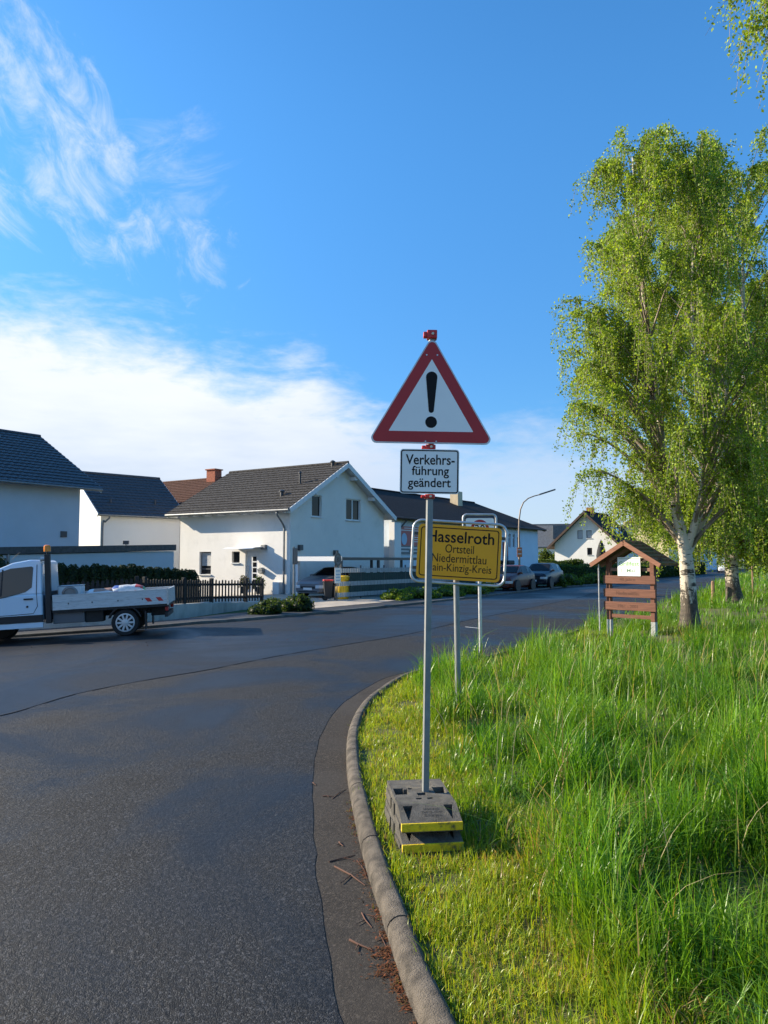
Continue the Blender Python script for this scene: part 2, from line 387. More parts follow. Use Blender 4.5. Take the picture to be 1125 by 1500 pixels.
M = dict(
    asphalt=mk_asphalt('asphalt', (.0042, .0042, .0045), (.095, .095, .098), 170, .9, (.46, .80), (.0085, .0087, .0096)),
    asphalt_old=mk_asphalt('asphalt_old', (.0075, .0077, .0084), (.05, .05, .053), 170, .4, (.42, .62), (.0125, .013, .0145)),
    pavement=mk_asphalt('pavement', (.032, .032, .034), (.10, .10, .10), 60, .5, (.6, .8)),
    gutter=mk_asphalt('gutter', (.024, .019, .0145), (.11, .09, .07), 190, .6, (.8, .95), (.050, .041, .031)),
    tar=mk('tar', (.008, .008, .009), .6),
    concrete=mk('kerb_concrete', (.125, .105, .082), .9, var=.45, vscale=9, bump=1.0, bscale=120, dirt=(.045, .038, .028), dscale=7), far_concrete=mk('far_kerb_concrete', (.13, .125, .115), .9, var=.3, vscale=3, bump=.4, bscale=60), dust=mk('dust_line', (.15, .13, .085), .95, var=.4, vscale=14, bump=.6, bscale=90),
    concrete2=mk('plinth_concrete', (.42, .42, .41), .9, var=.15, vscale=3, bump=.4, bscale=60, dirt=(.25, .25, .24), dscale=2, stretch=(1, 1, .4)),
    paving=mk('paving', (.42, .36, .29), .9, var=.18, vscale=1.5, bump=.4, bscale=40),
    soil=mk('soil', (.115, .125, .03), .95, col2=(.085, .08, .035), vscale=3, bump=.8, bscale=25),
    lawn=mk('lawn', (.06, .11, .022), .95, col2=(.05, .075, .02), vscale=.6, bump=.6, bscale=18),
    wall=mk('white_render', (.80, .775, .73), .92, var=.03, vscale=.7, bump=.35, bscale=70, dirt=(.72, .70, .655), dscale=.9),
    wall2=mk('white_render_rough', (.82, .80, .775), .92, var=.03, vscale=.5, bump=.3, bscale=60),
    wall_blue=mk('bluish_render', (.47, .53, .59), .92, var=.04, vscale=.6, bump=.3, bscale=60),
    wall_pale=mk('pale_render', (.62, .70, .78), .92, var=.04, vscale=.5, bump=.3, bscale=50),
    wall_yellow=mk('cream_render', (.80, .66, .38), .92, var=.05, vscale=.5, bump=.3, bscale=50),
    tile_dark=mk('anthracite_tile', (.052, .054, .060), .55, var=.3, vscale=9, bump=.2, bscale=40, rvar=.1),
    tile_grey=mk('weathered_grey_tile', (.066, .062, .059), .85, spec=.15, var=.5, vscale=9, bump=.5, bscale=40, dirt=(.03, .028, .025), dscale=7),
    tile_brown=mk('brown_tile', (.11, .055, .038), .85, spec=.15, var=.3, vscale=6, bump=.4, bscale=30),
    tile_black=mk('dark_brown_tile', (.020, .017, .016), .85, spec=.15, var=.35, vscale=6, bump=.4, bscale=30),
    slate=mk('slate', (.12, .13, .14), .8, var=.2, vscale=4, bump=.3, bscale=30),
    white_wood=mk('white_wood', (.72, .73, .74), .6, var=.05, vscale=3),
    brown_wood=mk('brown_eave_wood', (.07, .04, .028), .7, var=.2, vscale=6),
    zinc=mk('zinc', (.20, .21, .22), .45, metal=.6, var=.15, vscale=4),
    frame_white=mk('window_frame_white', (.75, .76, .77), .4),
    frame_dark=mk('window_frame_dark', (.05, .055, .065), .4),
    truck_glass=mk('cab_glass', (.035, .055, .06), .05, spec=.4), glass=mk('window_glass', (.012, .013, .015), .10, spec=.22),
    blind=mk('roller_blind', (.42, .43, .44), .7, stretch=(1, 1, 14), var=.15, vscale=2),
    steel=mk('galvanised_steel', (.215, .228, .228), .6, metal=.35, var=.12, vscale=9, dirt=(.24, .245, .25), dscale=14, rvar=.1),
    steel_pale=mk('galvanised_tube', (.50, .51, .52), .40, metal=.6, var=.12, vscale=12, rvar=.1),  # paler, shinier galvanised metal for tubes, frames and fittings
    sign_red=mk('sign_red', (.45, .014, .018), .45, var=.06, vscale=3),
    sign_white=mk('sign_white', (.90, .875, .84), .42, var=.03, vscale=2),
    sign_black=mk('sign_black', (.010, .009, .010), .6, spec=.2),
    sign_yellow=mk('sign_yellow', (1.0, .385, .002), .42, var=.04, vscale=2),
    red_plastic=mk('red_plastic', (.55, .02, .02), .4, var=.1, vscale=20),
    brass=mk('zinc_bolt', (.5, .45, .35), .4, metal=.8),
    rubber=mk('recycled_rubber', (.115, .106, .09), .92, var=.35, vscale=9, bump=.9, bscale=150, dirt=(.25, .215, .155), dscale=4),
    rubber_letter=mk('rubber_letter', (.03, .028, .027), .8),
    yellow_paint=mk('worn_yellow_paint', (.78, .54, .008), .7, var=.15, vscale=8, bump=.4, bscale=90, dirt=(.09, .08, .035), dscale=16),
    plank=mk_board('red_brown_plank', (.19, .075, .042), (.13, .048, .027)),
    plank_grey=mk_board('weathered_plank', (.26, .15, .10), (.17, .09, .06)),
    moss_tile=mk('mossy_tile', (.30, .12, .07), .9, col2=(.10, .11, .025), vscale=9, bump=.6, bscale=40),
    bargeboard=mk_board('barge_board', (.30, .13, .075), (.21, .085, .048)),
    letter_brown=mk('carved_letter', (.075, .03, .02), .85),
    paper=mk('paper', (.84, .86, .82), .6),
    green_ink=mk('green_ink', (.16, .42, .12), .6), grey_ink=mk('grey_ink', (.22, .34, .22), .6),
    truck_white=mk('truck_white', (.62, .74, .86), .25, coat=.6), alu=mk('aluminium_board', (.55, .58, .60), .5, metal=.15, var=.1, vscale=3, stretch=(1, 1, 12), dirt=(.26, .28, .28), dscale=6),
    black_plastic=mk('black_plastic', (.014, .015, .018), .55), chassis=mk('chassis', (.02, .02, .022), .7, var=.3, vscale=5),
    tyre=mk('tyre', (.018, .018, .019), .85), wheel_cap=mk('wheel_cap', (.52, .55, .58), .4, metal=.4),
    amber=mk('amber_plastic', (.85, .24, .01), .25), red_stripe=mk('red_stripe', (.55, .03, .03), .4),
    tank=mk('grey_plastic_box', (.13, .13, .14), .7),
    sack=mk('white_sack', (.62, .64, .66), .55, var=.1, vscale=6, bump=.5, bscale=20), sack_blue=mk('blue_print', (.02, .07, .30), .5), sack_red=mk('red_print', (.55, .06, .04), .5), sack_green=mk('green_print', (.05, .25, .12), .5), sack_pink=mk('brownish_print', (.42, .24, .18), .6),
    picket=mk_board('dark_picket', (.018, .017, .019), (.010, .010, .012), (40, 40, 3)),
    car_grey=mk('car_grey', (.16, .165, .18), .38, metal=.1, coat=.15), car_red=mk('car_red', (.10, .020, .010), .40, metal=0, coat=.15), car_blue=mk('car_blue', (.012, .016, .028), .38, metal=0, coat=.15), car_dark=mk('car_dark', (.010, .012, .018), .38, metal=0, coat=.15), car_white=mk('car_white', (.75, .75, .75), .3, coat=.6),
    headlight=mk('headlight', (.62, .66, .70), .12, spec=.8), plate=mk('number_plate', (.75, .75, .75), .5), chrome=mk('chrome', (.6, .6, .62), .2, metal=.9), tail=mk('tail_light', (.35, .01, .01), .25),
    screen=mk('green_screen', (.012, .045, .045), .7, var=.2, vscale=3), strip=mk('grey_strip', (.36, .39, .42), .6, var=.12, vscale=8),
    bin_black=mk('bin_black', (.02, .02, .023), .5), bin_red=mk('bin_red_lid', (.50, .035, .03), .45), bin_yellow=mk('bin_yellow', (.80, .48, .01), .5, var=.08, vscale=5),
    brick=mk('brick', (.33, .10, .055), .9, var=.25, vscale=9, bump=.5, bscale=20), brick_dark=mk('brick_plinth', (.20, .12, .09), .9, var=.25, vscale=9, bump=.5, bscale=20), chimney=mk('cream_chimney', (.60, .49, .33), .9, var=.08, vscale=3, bump=.3, bscale=30),
    ad_red=mk('ad_red', (.50, .13, .11), .55, var=.05, vscale=2), ad_grey=mk('ad_grey', (.16, .17, .18), .55), ad_white=mk('ad_white', (.68, .66, .66), .55), ad_blue=mk('ad_blue', (.35, .52, .68), .55), banner=mk('banner_red', (.42, .07, .05), .6), banner_blue=mk('banner_blue', (.03, .05, .12), .6),
    pot=mk('dark_pot', (.03, .028, .03), .6), rust_pole=mk('weathered_pole', (.30, .24, .19), .6, metal=.2, var=.2, vscale=4), orange_sign=mk('orange_sign', (.62, .20, .07), .55),
    stake=mk_board('raw_stake', (.36, .22, .13), (.22, .13, .08), (30, 30, 3)), umbrella=mk('umbrella_cloth', (.015, .015, .018), .8),
    leaf=mk_leaf('leaf', .45, .5), grass=mk_leaf('grass_blade', .36, .48, .45), needle=mk_leaf('needle', .6, .12, .2),
    bark=mk_bark('birch_bark', .4, 2.3), twigs=mk('branch_bark', (.16, .125, .09), .85, col2=(.32, .27, .21), vscale=3, bump=.5, bscale=20),
    twig=mk('dead_twig', (.10, .045, .028), .85), litter=mk_leaf('dead_leaf', .8, .1, .2), white_line=mk('road_paint', (.55, .55, .54), .7, var=.2, vscale=20),
)

# ------------------------------------------------------------------ curves of the place
def catmull(P, step):
    P = [Vector((*p[:2], 0)) for p in P]; out = []
    for i in range(len(P) - 1):
        p0, p1, p2, p3 = P[max(i - 1, 0)], P[i], P[i + 1], P[min(i + 2, len(P) - 1)]
        n = max(2, int((p2 - p1).length / step))
        for k in range(n):
            t = k / n
            out.append(.5 * (2 * p1 + (p2 - p0) * t + (2 * p0 - 5 * p1 + 4 * p2 - p3) * t * t + (3 * p1 - p0 - 3 * p2 + p3) * t ** 3))
    out.append(P[-1]); return out
def resample(C, step, grow=0.0):
    out = [C[0]]; acc = 0
    for a, b in zip(C, C[1:]):
        acc += (b - a).length
        if acc >= step + grow * max(0, b.y): out.append(b); acc = 0
    return out
def offset(C, d):                                       # to the right of the walking direction
    out = []
    for i, p in enumerate(C):
        t = (C[min(i + 1, len(C) - 1)] - C[max(i - 1, 0)]).normalized(); out.append(p + Vector((t.y, -t.x, 0)) * d)
    return out
kerb_px = [(612, 1500), (585, 1430), (560, 1350), (535, 1270), (517, 1190), (508, 1130), (510, 1080), (525, 1045), (550, 1020), (600, 992)]
KP = [(2.6, -4), (1.35, -.6), (.55, 1.4)] + [tuple(G(*p))[:2] for p in kerb_px] + [(1.6, 14.0), (2.9, 16.1), (5.2, 20.2), (9, 27), (14, 36), (25, 57), (43, 92), (75, 150)]
KERB = resample(catmull(KP, .05), .1, .008)
FAR_KERB = catmull([(-45, 14.5), (-20, 19.6), (-10, 21.2), (-5.8, 22.3), (-2.3, 26.6), (1.1, 32), (7.4, 43.2), (12.2, 52.0), (16.8, 58.3), (29, 81), (46, 111), (75, 160)], .5)
KXY = np.array([(p.x, p.y) for p in KERB]); KT = np.gradient(KXY, axis=0); KT /= np.linalg.norm(KT, axis=1)[:, None]
def kerb_dist(P):
    """signed distance of (n,2) points from the kerb line; positive on the verge"""
    out = np.empty(len(P))
    for a in range(0, len(P), 20000):
        p = P[a:a + 20000]; d2 = ((p[:, None, :] - KXY[None]) ** 2).sum(2); i = d2.argmin(1)
        r = p - KXY[i]; t = KT[i]; out[a:a + 20000] = r[:, 0] * t[:, 1] - r[:, 1] * t[:, 0]
    return out
def wob(x, y, s=1.0, ph=0.0):
    return (np.sin(x * 1.31 * s + y * .7 * s + ph) + np.sin(x * -.83 * s + y * 1.57 * s + 2.1 + ph) + np.sin(x * 2.3 * s - y * .41 * s + 4.2 + ph) + np.sin(x * .37 * s + y * 2.9 * s + 1.3 * ph)) / 4
def verge_z(x, y, dk):
    return .055 + .11 * sstep(dk, .9, 2.4) + .10 * sstep(dk, 2.5, 7) + .075 * wob(x, y, 1.0) * sstep(dk, .8, 2.5) + .035 * wob(x, y, 2.7, 1.4) * sstep(dk, .9, 1.8) - .10 * sstep(dk, 6, 12) + .12 * sstep(y, 20, 34)
def vz(x, y):
    P = np.array([[x, y]]); return float(verge_z(P[:, 0], P[:, 1], kerb_dist(P))[0])

# ------------------------------------------------------------------ the setting
def sheet(name, poly, z, mat, skirt=0.0):
    loops = [Vector((p[0], p[1], 0)) for p in poly]
    import bmesh
    bm = bmesh.new(); vs = [bm.verts.new(p) for p in loops]
    for t in tessellate_polygon([loops]):
        try: bm.faces.new([vs[i] for i in t])
        except ValueError: pass
    for xc in (-5.5, -8.0, -17.5):
        bmesh.ops.bisect_plane(bm, geom=bm.verts[:] + bm.edges[:] + bm.faces[:], plane_co=(xc, 0, 0), plane_no=(1, 0, 0), dist=1e-5)
    bmesh.ops.recalc_face_normals(bm, faces=bm.faces)
    for f in bm.faces:
        if f.normal.z < 0: f.normal_flip()
    if skirt:
        ed = [e for e in bm.edges if len(e.link_faces) == 1]
        r = bmesh.ops.extrude_edge_only(bm, edges=ed)
        low = [v for v in r['geom'] if isinstance(v, bmesh.types.BMVert)]
        for v in low: v.co.z -= skirt
    for v in bm.verts: v.co.z += z + ground_z(v.co.x)
    me = bpy.data.meshes.new(name); bm.to_mesh(me); bm.free(); me.materials.append(mat)
    o = bpy.data.objects.new(name, me); COL.objects.link(o); o['kind'] = 'structure'; return o

sheet('ground', [(-900, -300), (900, -300), (900, 1400), (-900, 1400)], -.03, M['lawn'])
edge = resample(offset(KERB, -.30), .07, .02)
edge = [p + Vector((rnd.uniform(-.008, .008) + .008 * math.sin(p.y * 9), rnd.uniform(-.006, .006), 0)) for p in edge]
road_poly = [(p.x, p.y) for p in edge] + [(p.x, p.y) for p in reversed(resample(FAR_KERB, 1.0))] + [(-45, -12), (3, -12)]
sheet('road', road_poly, .0095, M['asphalt'], .012)
gut = resample(KERB, .15, .02)
gl, gr = offset(gut, -.36), offset(gut, .05)
mb = MB()
mb.add([(p.x, p.y, .0062) for p in gl] + [(p.x, p.y, .0090) for p in gr], [(i, i + len(gr), i + len(gr) + 1, i + 1) for i in range(len(gr) - 1)])
mb.build('gutter_strip', M['gutter'])['kind'] = 'structure'
# older, smoother asphalt beyond a tarred seam
seam = catmull([tuple(G(*p))[:2] for p in [(-260, 1100), (-60, 1062), (20, 1045), (110, 1018), (210, 998), (310, 981), (400, 963), (500, 946), (600, 929), (690, 908), (770, 892), (850, 875)]], .3)
seam2 = resample(FAR_KERB, 1.0); a0 = [p for p in seam2 if -24 < p.x < 18.5]
inner = [p + Vector((.35, -.5, 0)) for p in a0]
sheet('old_road_surface', [(p.x, p.y) for p in seam] + [(p.x, p.y) for p in reversed(inner)], .0140, M['asphalt_old'])
so_, si_ = offset(seam, .014), offset(seam, -.012); mb = MB()
for k in range(len(seam) - 1):
    if wob(np.float64(k * .9), np.float64(3.0), 1.0) > -.12:
        a_, b_ = rnd.uniform(-.012, .012), rnd.uniform(-.012, .012)
        q = [so_[k], so_[k + 1], si_[k + 1], si_[k]]
        mb.add([(p.x, p.y + o_, .0180 + ground_z(p.x)) for p, o_ in zip(q, (a_, b_, 0, 0))], [(0, 1, 2, 3)])
mb.build('tar_seam', M['tar'])['kind'] = 'structure'
c0, c1 = G(682, 919.5), G(702, 921.5)
sheet('road_marking', [(c0.x, c0.y), (c1.x, c1.y), (c1.x, c1.y + .14), (c0.x, c0.y + .14)], .0182, M['white_line'])

def sweep(mb, path, prof, zf, gap=None, joint=1.0):
    """profile points (offset to the right, height) along a path; with joints it is cut into stones"""
    seglen = 0; start = 0; n = len(path); runs = []
    for i in range(1, n):
        seglen += (path[i] - path[i - 1]).length
        if gap and (seglen >= joint or i == n - 1):
            runs.append(path[start:i + 1]); start = i; seglen = 0
    if not gap: runs = [path]
    for r_ in runs:
        if len(r_) < 2: continue
        r_ = [p.copy() for p in r_]
        if gap:
            r_[0] = r_[0] + (r_[1] - r_[0]).normalized() * gap; r_[-1] = r_[-1] + (r_[-2] - r_[-1]).normalized() * gap
        k = len(prof); cols = [offset(r_, o_) for o_, _ in prof]
        vs = [(cols[j_][i].x, cols[j_][i].y, prof[j_][1] + zf(cols[j_][i].x)) for i in range(len(r_)) for j_ in range(k)]
        fs = [(i * k + j_, (i + 1) * k + j_, (i + 1) * k + j_ + 1, i * k + j_ + 1) for i in range(len(r_) - 1) for j_ in range(k - 1)]
        fs += [tuple(range(k)), tuple((len(r_) - 1) * k + j_ for j_ in range(k))[::-1]]
        mb.add(vs, fs)
mb = MB(); mb.add([], [])
sweep(mb, KERB, [(-.004, -.05), (0, .055), (.012, .08), (.035, .098), (.055, .105), (.085, .106), (.108, .098), (.118, .08), (.12, -.05)], lambda x: 0.0, .008, 1.0)
mb.build('kerb', M['concrete'], smooth=50)['kind'] = 'structure'
mb = MB(); sweep(mb, resample(FAR_KERB, .8), [(.0, -.15), (.0, .07), (-.02, .09), (-.12, .09), (-.13, -.15)], ground_z)
mb.build('far_kerb', M['far_concrete'], smooth=40)['kind'] = 'structure'
fk = resample(FAR_KERB, 1.0)
pv = offset(fk, -.125); pv2 = offset(fk, -1.9)
sheet('pavement', [(p.x, p.y) for p in pv] + [(p.x, p.y) for p in reversed(pv2)], .085, M['pavement'])
drv = [(-4.9, 27.0), (-2.9, 29.0), (-1.0, 33.0), (-2.3, 34.4), (3.0, 43.2), (-1.8, 46.5), (-9.3, 47), (-12.4, 44.4), (-13, 35), (-6.5, 29.2)]
sheet('driveway', [(-3.6, 26.9), (-.2, 32.3), (1.5, 36.5), (3.0, 43.2), (-1.0, 46), (-4.9, 39.9), (-12.4, 44.8), (-9.5, 36.5), (-5.1, 30.2)], .094, M['paving'])

# verge terrain
Kv = resample(KERB, .25, .03); A0 = catmull([(30, -14), (40, 0), (52, 12), (66, 28), (84, 50), (110, 90), (160, 170)], 1.0)
mb = MB(); nT = 26; ks = offset(Kv, .075); vs = []
for i, p in enumerate(ks):
    q = A0[int(i / (len(ks) - 1) * (len(A0) - 1))]
    for k in range(nT + 1):
        t = (k / nT) ** 2.6; vs.append((lerp(p.x, q.x, t), lerp(p.y, q.y, t)))
V2 = np.array(vs); Z = verge_z(V2[:, 0], V2[:, 1], np.maximum(kerb_dist(V2), 0))
mb.add([(x, y, z) for (x, y), z in zip(vs, Z)], [(i * (nT + 1) + k, i * (nT + 1) + k + 1, (i + 1) * (nT + 1) + k + 1, (i + 1) * (nT + 1) + k) for i in range(len(ks) - 1) for k in range(nT)])
mb.build('verge_ground', M['soil'], smooth=180)['kind'] = 'structure'

# ------------------------------------------------------------------ grass
BOARD_C = (5.9, 17.75)
def blades(P, h, w, lean, az, tint, seg=4):
    n = len(P); T = np.linspace(0, 1, seg + 1); dirx, diry = np.cos(az), np.sin(az)
    fx, fy = -diry, dirx                                    # width direction, roughly across the lean
    tw = RNG.uniform(-.8, .8, n); fx, fy = fx * np.cos(tw) + dirx * np.sin(tw), fy * np.cos(tw) + diry * np.sin(tw)
    V = np.empty((n, 2 * seg + 1, 3), np.float32)
    for k, t in enumerate(T):
        out = lean * h * t ** 2; up = h * (t - .45 * np.minimum(lean, 1.2) * t ** 2.4)
        cx, cy, cz = P[:, 0] + dirx * out, P[:, 1] + diry * out, P[:, 2] + up
        ww = w * (1 - t) ** .7 * .5 * (1 if k else .7)
        if k < seg:
            V[:, 2 * k] = np.stack([cx - fx * ww, cy - fy * ww, cz], 1); V[:, 2 * k + 1] = np.stack([cx + fx * ww, cy + fy * ww, cz], 1)
        else: V[:, 2 * seg] = np.stack([cx, cy, cz], 1)
    tri = []
    for k in range(seg - 1):
        a = 2 * k; tri += [(a, a + 1, a + 3), (a, a + 3, a + 2)]
    a = 2 * (seg - 1); tri.append((a, a + 1, a + 2))
    F = (np.arange(n)[:, None, None] * (2 * seg + 1) + np.array(tri)[None]).reshape(-1, 3)
    return V.reshape(-1, 3), F, np.repeat(tint, 2 * seg + 1, axis=0)

def scatter_grass():
    allv, allf, allt = [], [], []; base = 0
    bands = [(1.6, 4.2, 3300, .0105, 5), (4.2, 7.0, 2200, .0115, 4), (7, 12, 1050, .0135, 4), (12, 22, 340, .018, 3), (22, 40, 85, .026, 3), (40, 75, 22, .05, 3), (75, 140, 5, .11, 3)]
    for d0, d1, dens, w0, seg in bands:
        a0, a1 = R(-16), R(36)
        area = .5 * (a1 - a0) * (d1 ** 2 - d0 ** 2); per = 26; nt = int(area * dens / per); n = nt * per
        r = np.sqrt(RNG.uniform(d0 ** 2, d1 ** 2, nt)); a = RNG.uniform(a0, a1, nt); tr = (.045 + .0055 * d0) * RNG.uniform(.6, 1.6, nt)
        ti = np.repeat(np.arange(nt), per); ox, oy = RNG.normal(0, 1, n) * tr[ti], RNG.normal(0, 1, n) * tr[ti]
        x, y = (r * np.sin(a))[ti] + ox, (r * np.cos(a))[ti] + oy; out_az = np.arctan2(oy, ox); th = RNG.uniform(.62, 1.35, nt)[ti]; tq = RNG.normal(0, .28, nt)[ti]
        dk = kerb_dist(np.stack([x, y], 1))
        edge_ = .095 - .09 * sstep(y, 11.5, 14) + .05 * wob(x, y, 6.0) + .04 * wob(x, y, 17.0, 2.0)
        keep = dk > edge_
        # nothing grows through the base plates; thin, trodden growth by the notice board and in a few worn spots
        bx, by = x - .245, y - 5.22; c, s = math.cos(R(8.2)), math.sin(R(8.2)); lx, ly = bx * c + by * s, -bx * s + by * c
        keep &= ~((np.abs(lx) < .205) & (np.abs(ly) < .40))
        bare = np.exp(-(((x - 6.0) / .75) ** 2 + ((y - 17.1) / .8) ** 2))
        for sx, sy, sr in ((.62, 3.55, .22), (.45, 9.6, .35), (.18, 6.7, .2), (1.15, 3.0, .18), (.75, 4.75, .28)):
            bare = np.maximum(bare, .75 * np.exp(-(((x - sx) / sr) ** 2 + ((y - sy) / sr) ** 2)))
        keep &= RNG.uniform(0, 1, n) > bare * .8
        x, y, dk, bare, out_az, th, tq = x[keep], y[keep], dk[keep], bare[keep], out_az[keep], th[keep], tq[keep]; n = len(x)
        cl = wob(x, y, 1.7, 1.0) * .6 + wob(x, y, 4.3, .3) * .6 + wob(x, y, .6, 2.2) * .5 + wob(x, y, 9.5, 1.2) * .3
        st = .45 * (1 - sstep(y, 9.0, 12.5)); lo = sstep(x - .42 * y, -.2, 1.2) * sstep(y, 8, 10) * (1 - sstep(y, 15, 16.5)); tall = sstep(dk + .16 * wob(x, y, 3.0, .7) + .12 * sstep(y, 11, 14), st, st + lerp(.75, .12, sstep(y, 9.5, 13.5)))
        hump = sstep(wob(x, y, 1.7, 2.0) + .35 * wob(x, y, 4.3, .2), -.25, .6)
        brd = np.exp(-(((x - 5.4) / 2.2) ** 2 + ((y - 17.6) / 1.6) ** 2))
        fieldcut = sstep(dk, 6.5, 11)
        h = lerp(.085, .20 + .36 * hump, tall) * (1 + .42 * cl) * th * RNG.uniform(.5, 1.2, n) * (1 - .25 * lo) * (1 - .65 * brd) * (1 - .35 * fieldcut) * (1 - .6 * bare)
        h = np.maximum(h, .03)
        w = w0 * RNG.uniform(.55, 1.25, n) * lerp(.75, 1.0, tall)
        lean = np.abs(RNG.normal(.30, .34, n)) + .7 * tall * RNG.uniform(0, 1, n) ** 3
        az = out_az + RNG.normal(0, .7, n)
        z = verge_z(x, y, dk) - .01
        green = np.array([.165, .36, .020]); deep = np.array([.036, .145, .012]); yel = np.array([.39, .42, .026]); straw = np.array([.46, .33, .14])
        q = np.clip(.5 + .5 * cl + tq + RNG.normal(0, .2, n), 0, 1)[:, None]
        t = deep * (1 - q) + green * q
        ys = np.clip((1 - tall) * .75 + .12 + .2 * wob(x, y, 2.2, 3.0) + .55 * brd + .30 * bare, 0, 1)[:, None] * RNG.uniform(.3, 1, (n, 1))
        t = t * (1 - ys) + yel * ys
        dead = (RNG.uniform(0, 1, n) < .022 + .10 * (1 - tall) * (cl < 0) + .5 * bare)[:, None]
        t = np.where(dead, straw * RNG.uniform(.5, 1.1, (n, 1)), t) * RNG.uniform(.78, 1.22, (n, 1))
        v, f, tt = blades(np.stack([x, y, z], 1), h, w, lean, az, t, seg)
        allv.append(v); allf.append(f + base); allt.append(tt); base += len(v)
    # the short dense growth along the kerb
    for d0, d1, dens in ((2.2, 5.0, 6500), (5.0, 9.0, 3300), (9.0, 14.5, 1400)):
        n = int(.5 * R(40) * (d1 ** 2 - d0 ** 2) * dens); r = np.sqrt(RNG.uniform(d0 ** 2, d1 ** 2, n)); a = RNG.uniform(R(-8), R(32), n); x, y = r * np.sin(a), r * np.cos(a)
        dk = kerb_dist(np.stack([x, y], 1)); bx, by = x - .245, y - 5.22; c, s_ = math.cos(R(8.2)), math.sin(R(8.2)); lx, ly = bx * c + by * s_, -bx * s_ + by * c
        k = (dk > .105 + .03 * wob(x, y, 14.0)) & (dk < 1.25) & ~((np.abs(lx) < .20) & (np.abs(ly) < .39)) & (RNG.uniform(0, 1, n) > .85 * sstep(wob(x, y, 5.2, 2.0), .2, .6))
        x, y, dk, r = x[k], y[k], dk[k], r[k]; n = len(x)
        q = RNG.uniform(0, 1, (n, 1)); t = np.array([.46, .47, .045]) * q + np.array([.26, .42, .032]) * (1 - q); t = np.where(RNG.uniform(0, 1, (n, 1)) < .10, np.array([.46, .31, .12]), t) * RNG.uniform(.7, 1.2, (n, 1))
        v, f, tt = blades(np.stack([x, y, verge_z(x, y, dk) - .008], 1), RNG.uniform(.03, .12, n) * (1 + .5 * wob(x, y, 4.0)) * (.6 + .5 * np.minimum(dk, 1)), .0048 + .0006 * r * RNG.uniform(.6, 1.2, n), np.abs(RNG.normal(.5, .5, n)), RNG.uniform(0, 6.28, n), t, 3)
        allv.append(v); allf.append(f + base); allt.append(tt); base += len(v)
    # long seeding stems
    n = 900; r = np.sqrt(RNG.uniform(2.4 ** 2, 14 ** 2, n)); a = RNG.uniform(R(2), R(32), n); x, y = r * np.sin(a), r * np.cos(a)
    dk = kerb_dist(np.stack([x, y], 1)); k = dk > 1.0; x, y, dk = x[k], y[k], dk[k]; n = len(x)
    z = verge_z(x, y, dk); col = np.where((RNG.uniform(0, 1, n) < .5)[:, None], np.array([.50, .42, .22]), np.array([.24, .36, .04]))
    v, f, tt = blades(np.stack([x, y, z], 1), RNG.uniform(.45, .72, n), .0032 + .0008 * r[k], np.abs(RNG.normal(.35, .3, n)), RNG.uniform(0, 6.28, n), col, 5)
    allv.append(v); allf.append(f + base); allt.append(tt); base += len(v)
    # tufts in the joint at the kerb foot
    n = 900; i = RNG.integers(10, len(KXY) // 2, n); okk = wob(KXY[i, 0] * 3, KXY[i, 1], 2.5, 1.0) > .28; i = i[okk]; n = len(i)
    nr = np.stack([KT[i, 1], -KT[i, 0]], 1); p = KXY[i] - nr * RNG.uniform(.0, .045, n)[:, None]
    v, f, tt = blades(np.stack([p[:, 0], p[:, 1], np.full(n, .004)], 1), RNG.uniform(.015, .06, n), np.full(n, .004), RNG.uniform(.2, 1.2, n), RNG.uniform(0, 6.28, n), np.array([.18, .2, .03]) * RNG.uniform(.6, 1.2, (n, 1)), 3)
    allv.append(v); allf.append(f + base); allt.append(tt)
    o = np_mesh('grass', np.concatenate(allv), np.concatenate(allf), M['grass'], tint=np.concatenate(allt))
    tag(o, kind='stuff')
scatter_grass()

# ------------------------------------------------------------------ leaves, shrubs, trees
def leaf_quads(C, size, tint, down=0.0, aspect=.62):
    n = len(C); d = RNG.normal(0, 1, (n, 3)); d[:, 2] -= down; d /= np.linalg.norm(d, axis=1)[:, None]
    e = RNG.normal(0, 1, (n, 3)); e -= d * (e * d).sum(1)[:, None]; e /= np.linalg.norm(e, axis=1)[:, None]
    s = (size * RNG.uniform(.6, 1.25, n))[:, None]
    V = np.empty((n, 4, 3)); V[:, 0] = C - d * s * .5; V[:, 1] = C + e * s * aspect * .5 - d * s * .08; V[:, 2] = C + d * s * .5; V[:, 3] = C - e * s * aspect * .5 - d * s * .08
    return V.reshape(-1, 3), np.arange(4 * n).reshape(n, 4), np.repeat(tint, 4, axis=0)
def jitter_tint(n, c1, c2, amp=.25):
    q = RNG.uniform(0, 1, (n, 1)); return (np.array(c1) * q + np.array(c2) * (1 - q)) * RNG.uniform(1 - amp, 1 + amp, (n, 1))
def blob_points(n, rad, lumps, seed):
    g = np.random.default_rng(seed); L = g.normal(0, 1, (lumps, 3)); L /= np.linalg.norm(L, axis=1)[:, None]; L *= g.uniform(.35, .72, (lumps, 1)); L[:, 2] = np.abs(L[:, 2]) * .9 + .05
    rr = g.uniform(.28, .5, lumps); i = g.integers(0, lumps, n); d = g.normal(0, 1, (n, 3)); d /= np.linalg.norm(d, axis=1)[:, None]
    return (L[i] + d * (rr[i] * g.uniform(.55, 1.06, n) ** .7)[:, None]) * np.array(rad), L * np.array(rad), rr
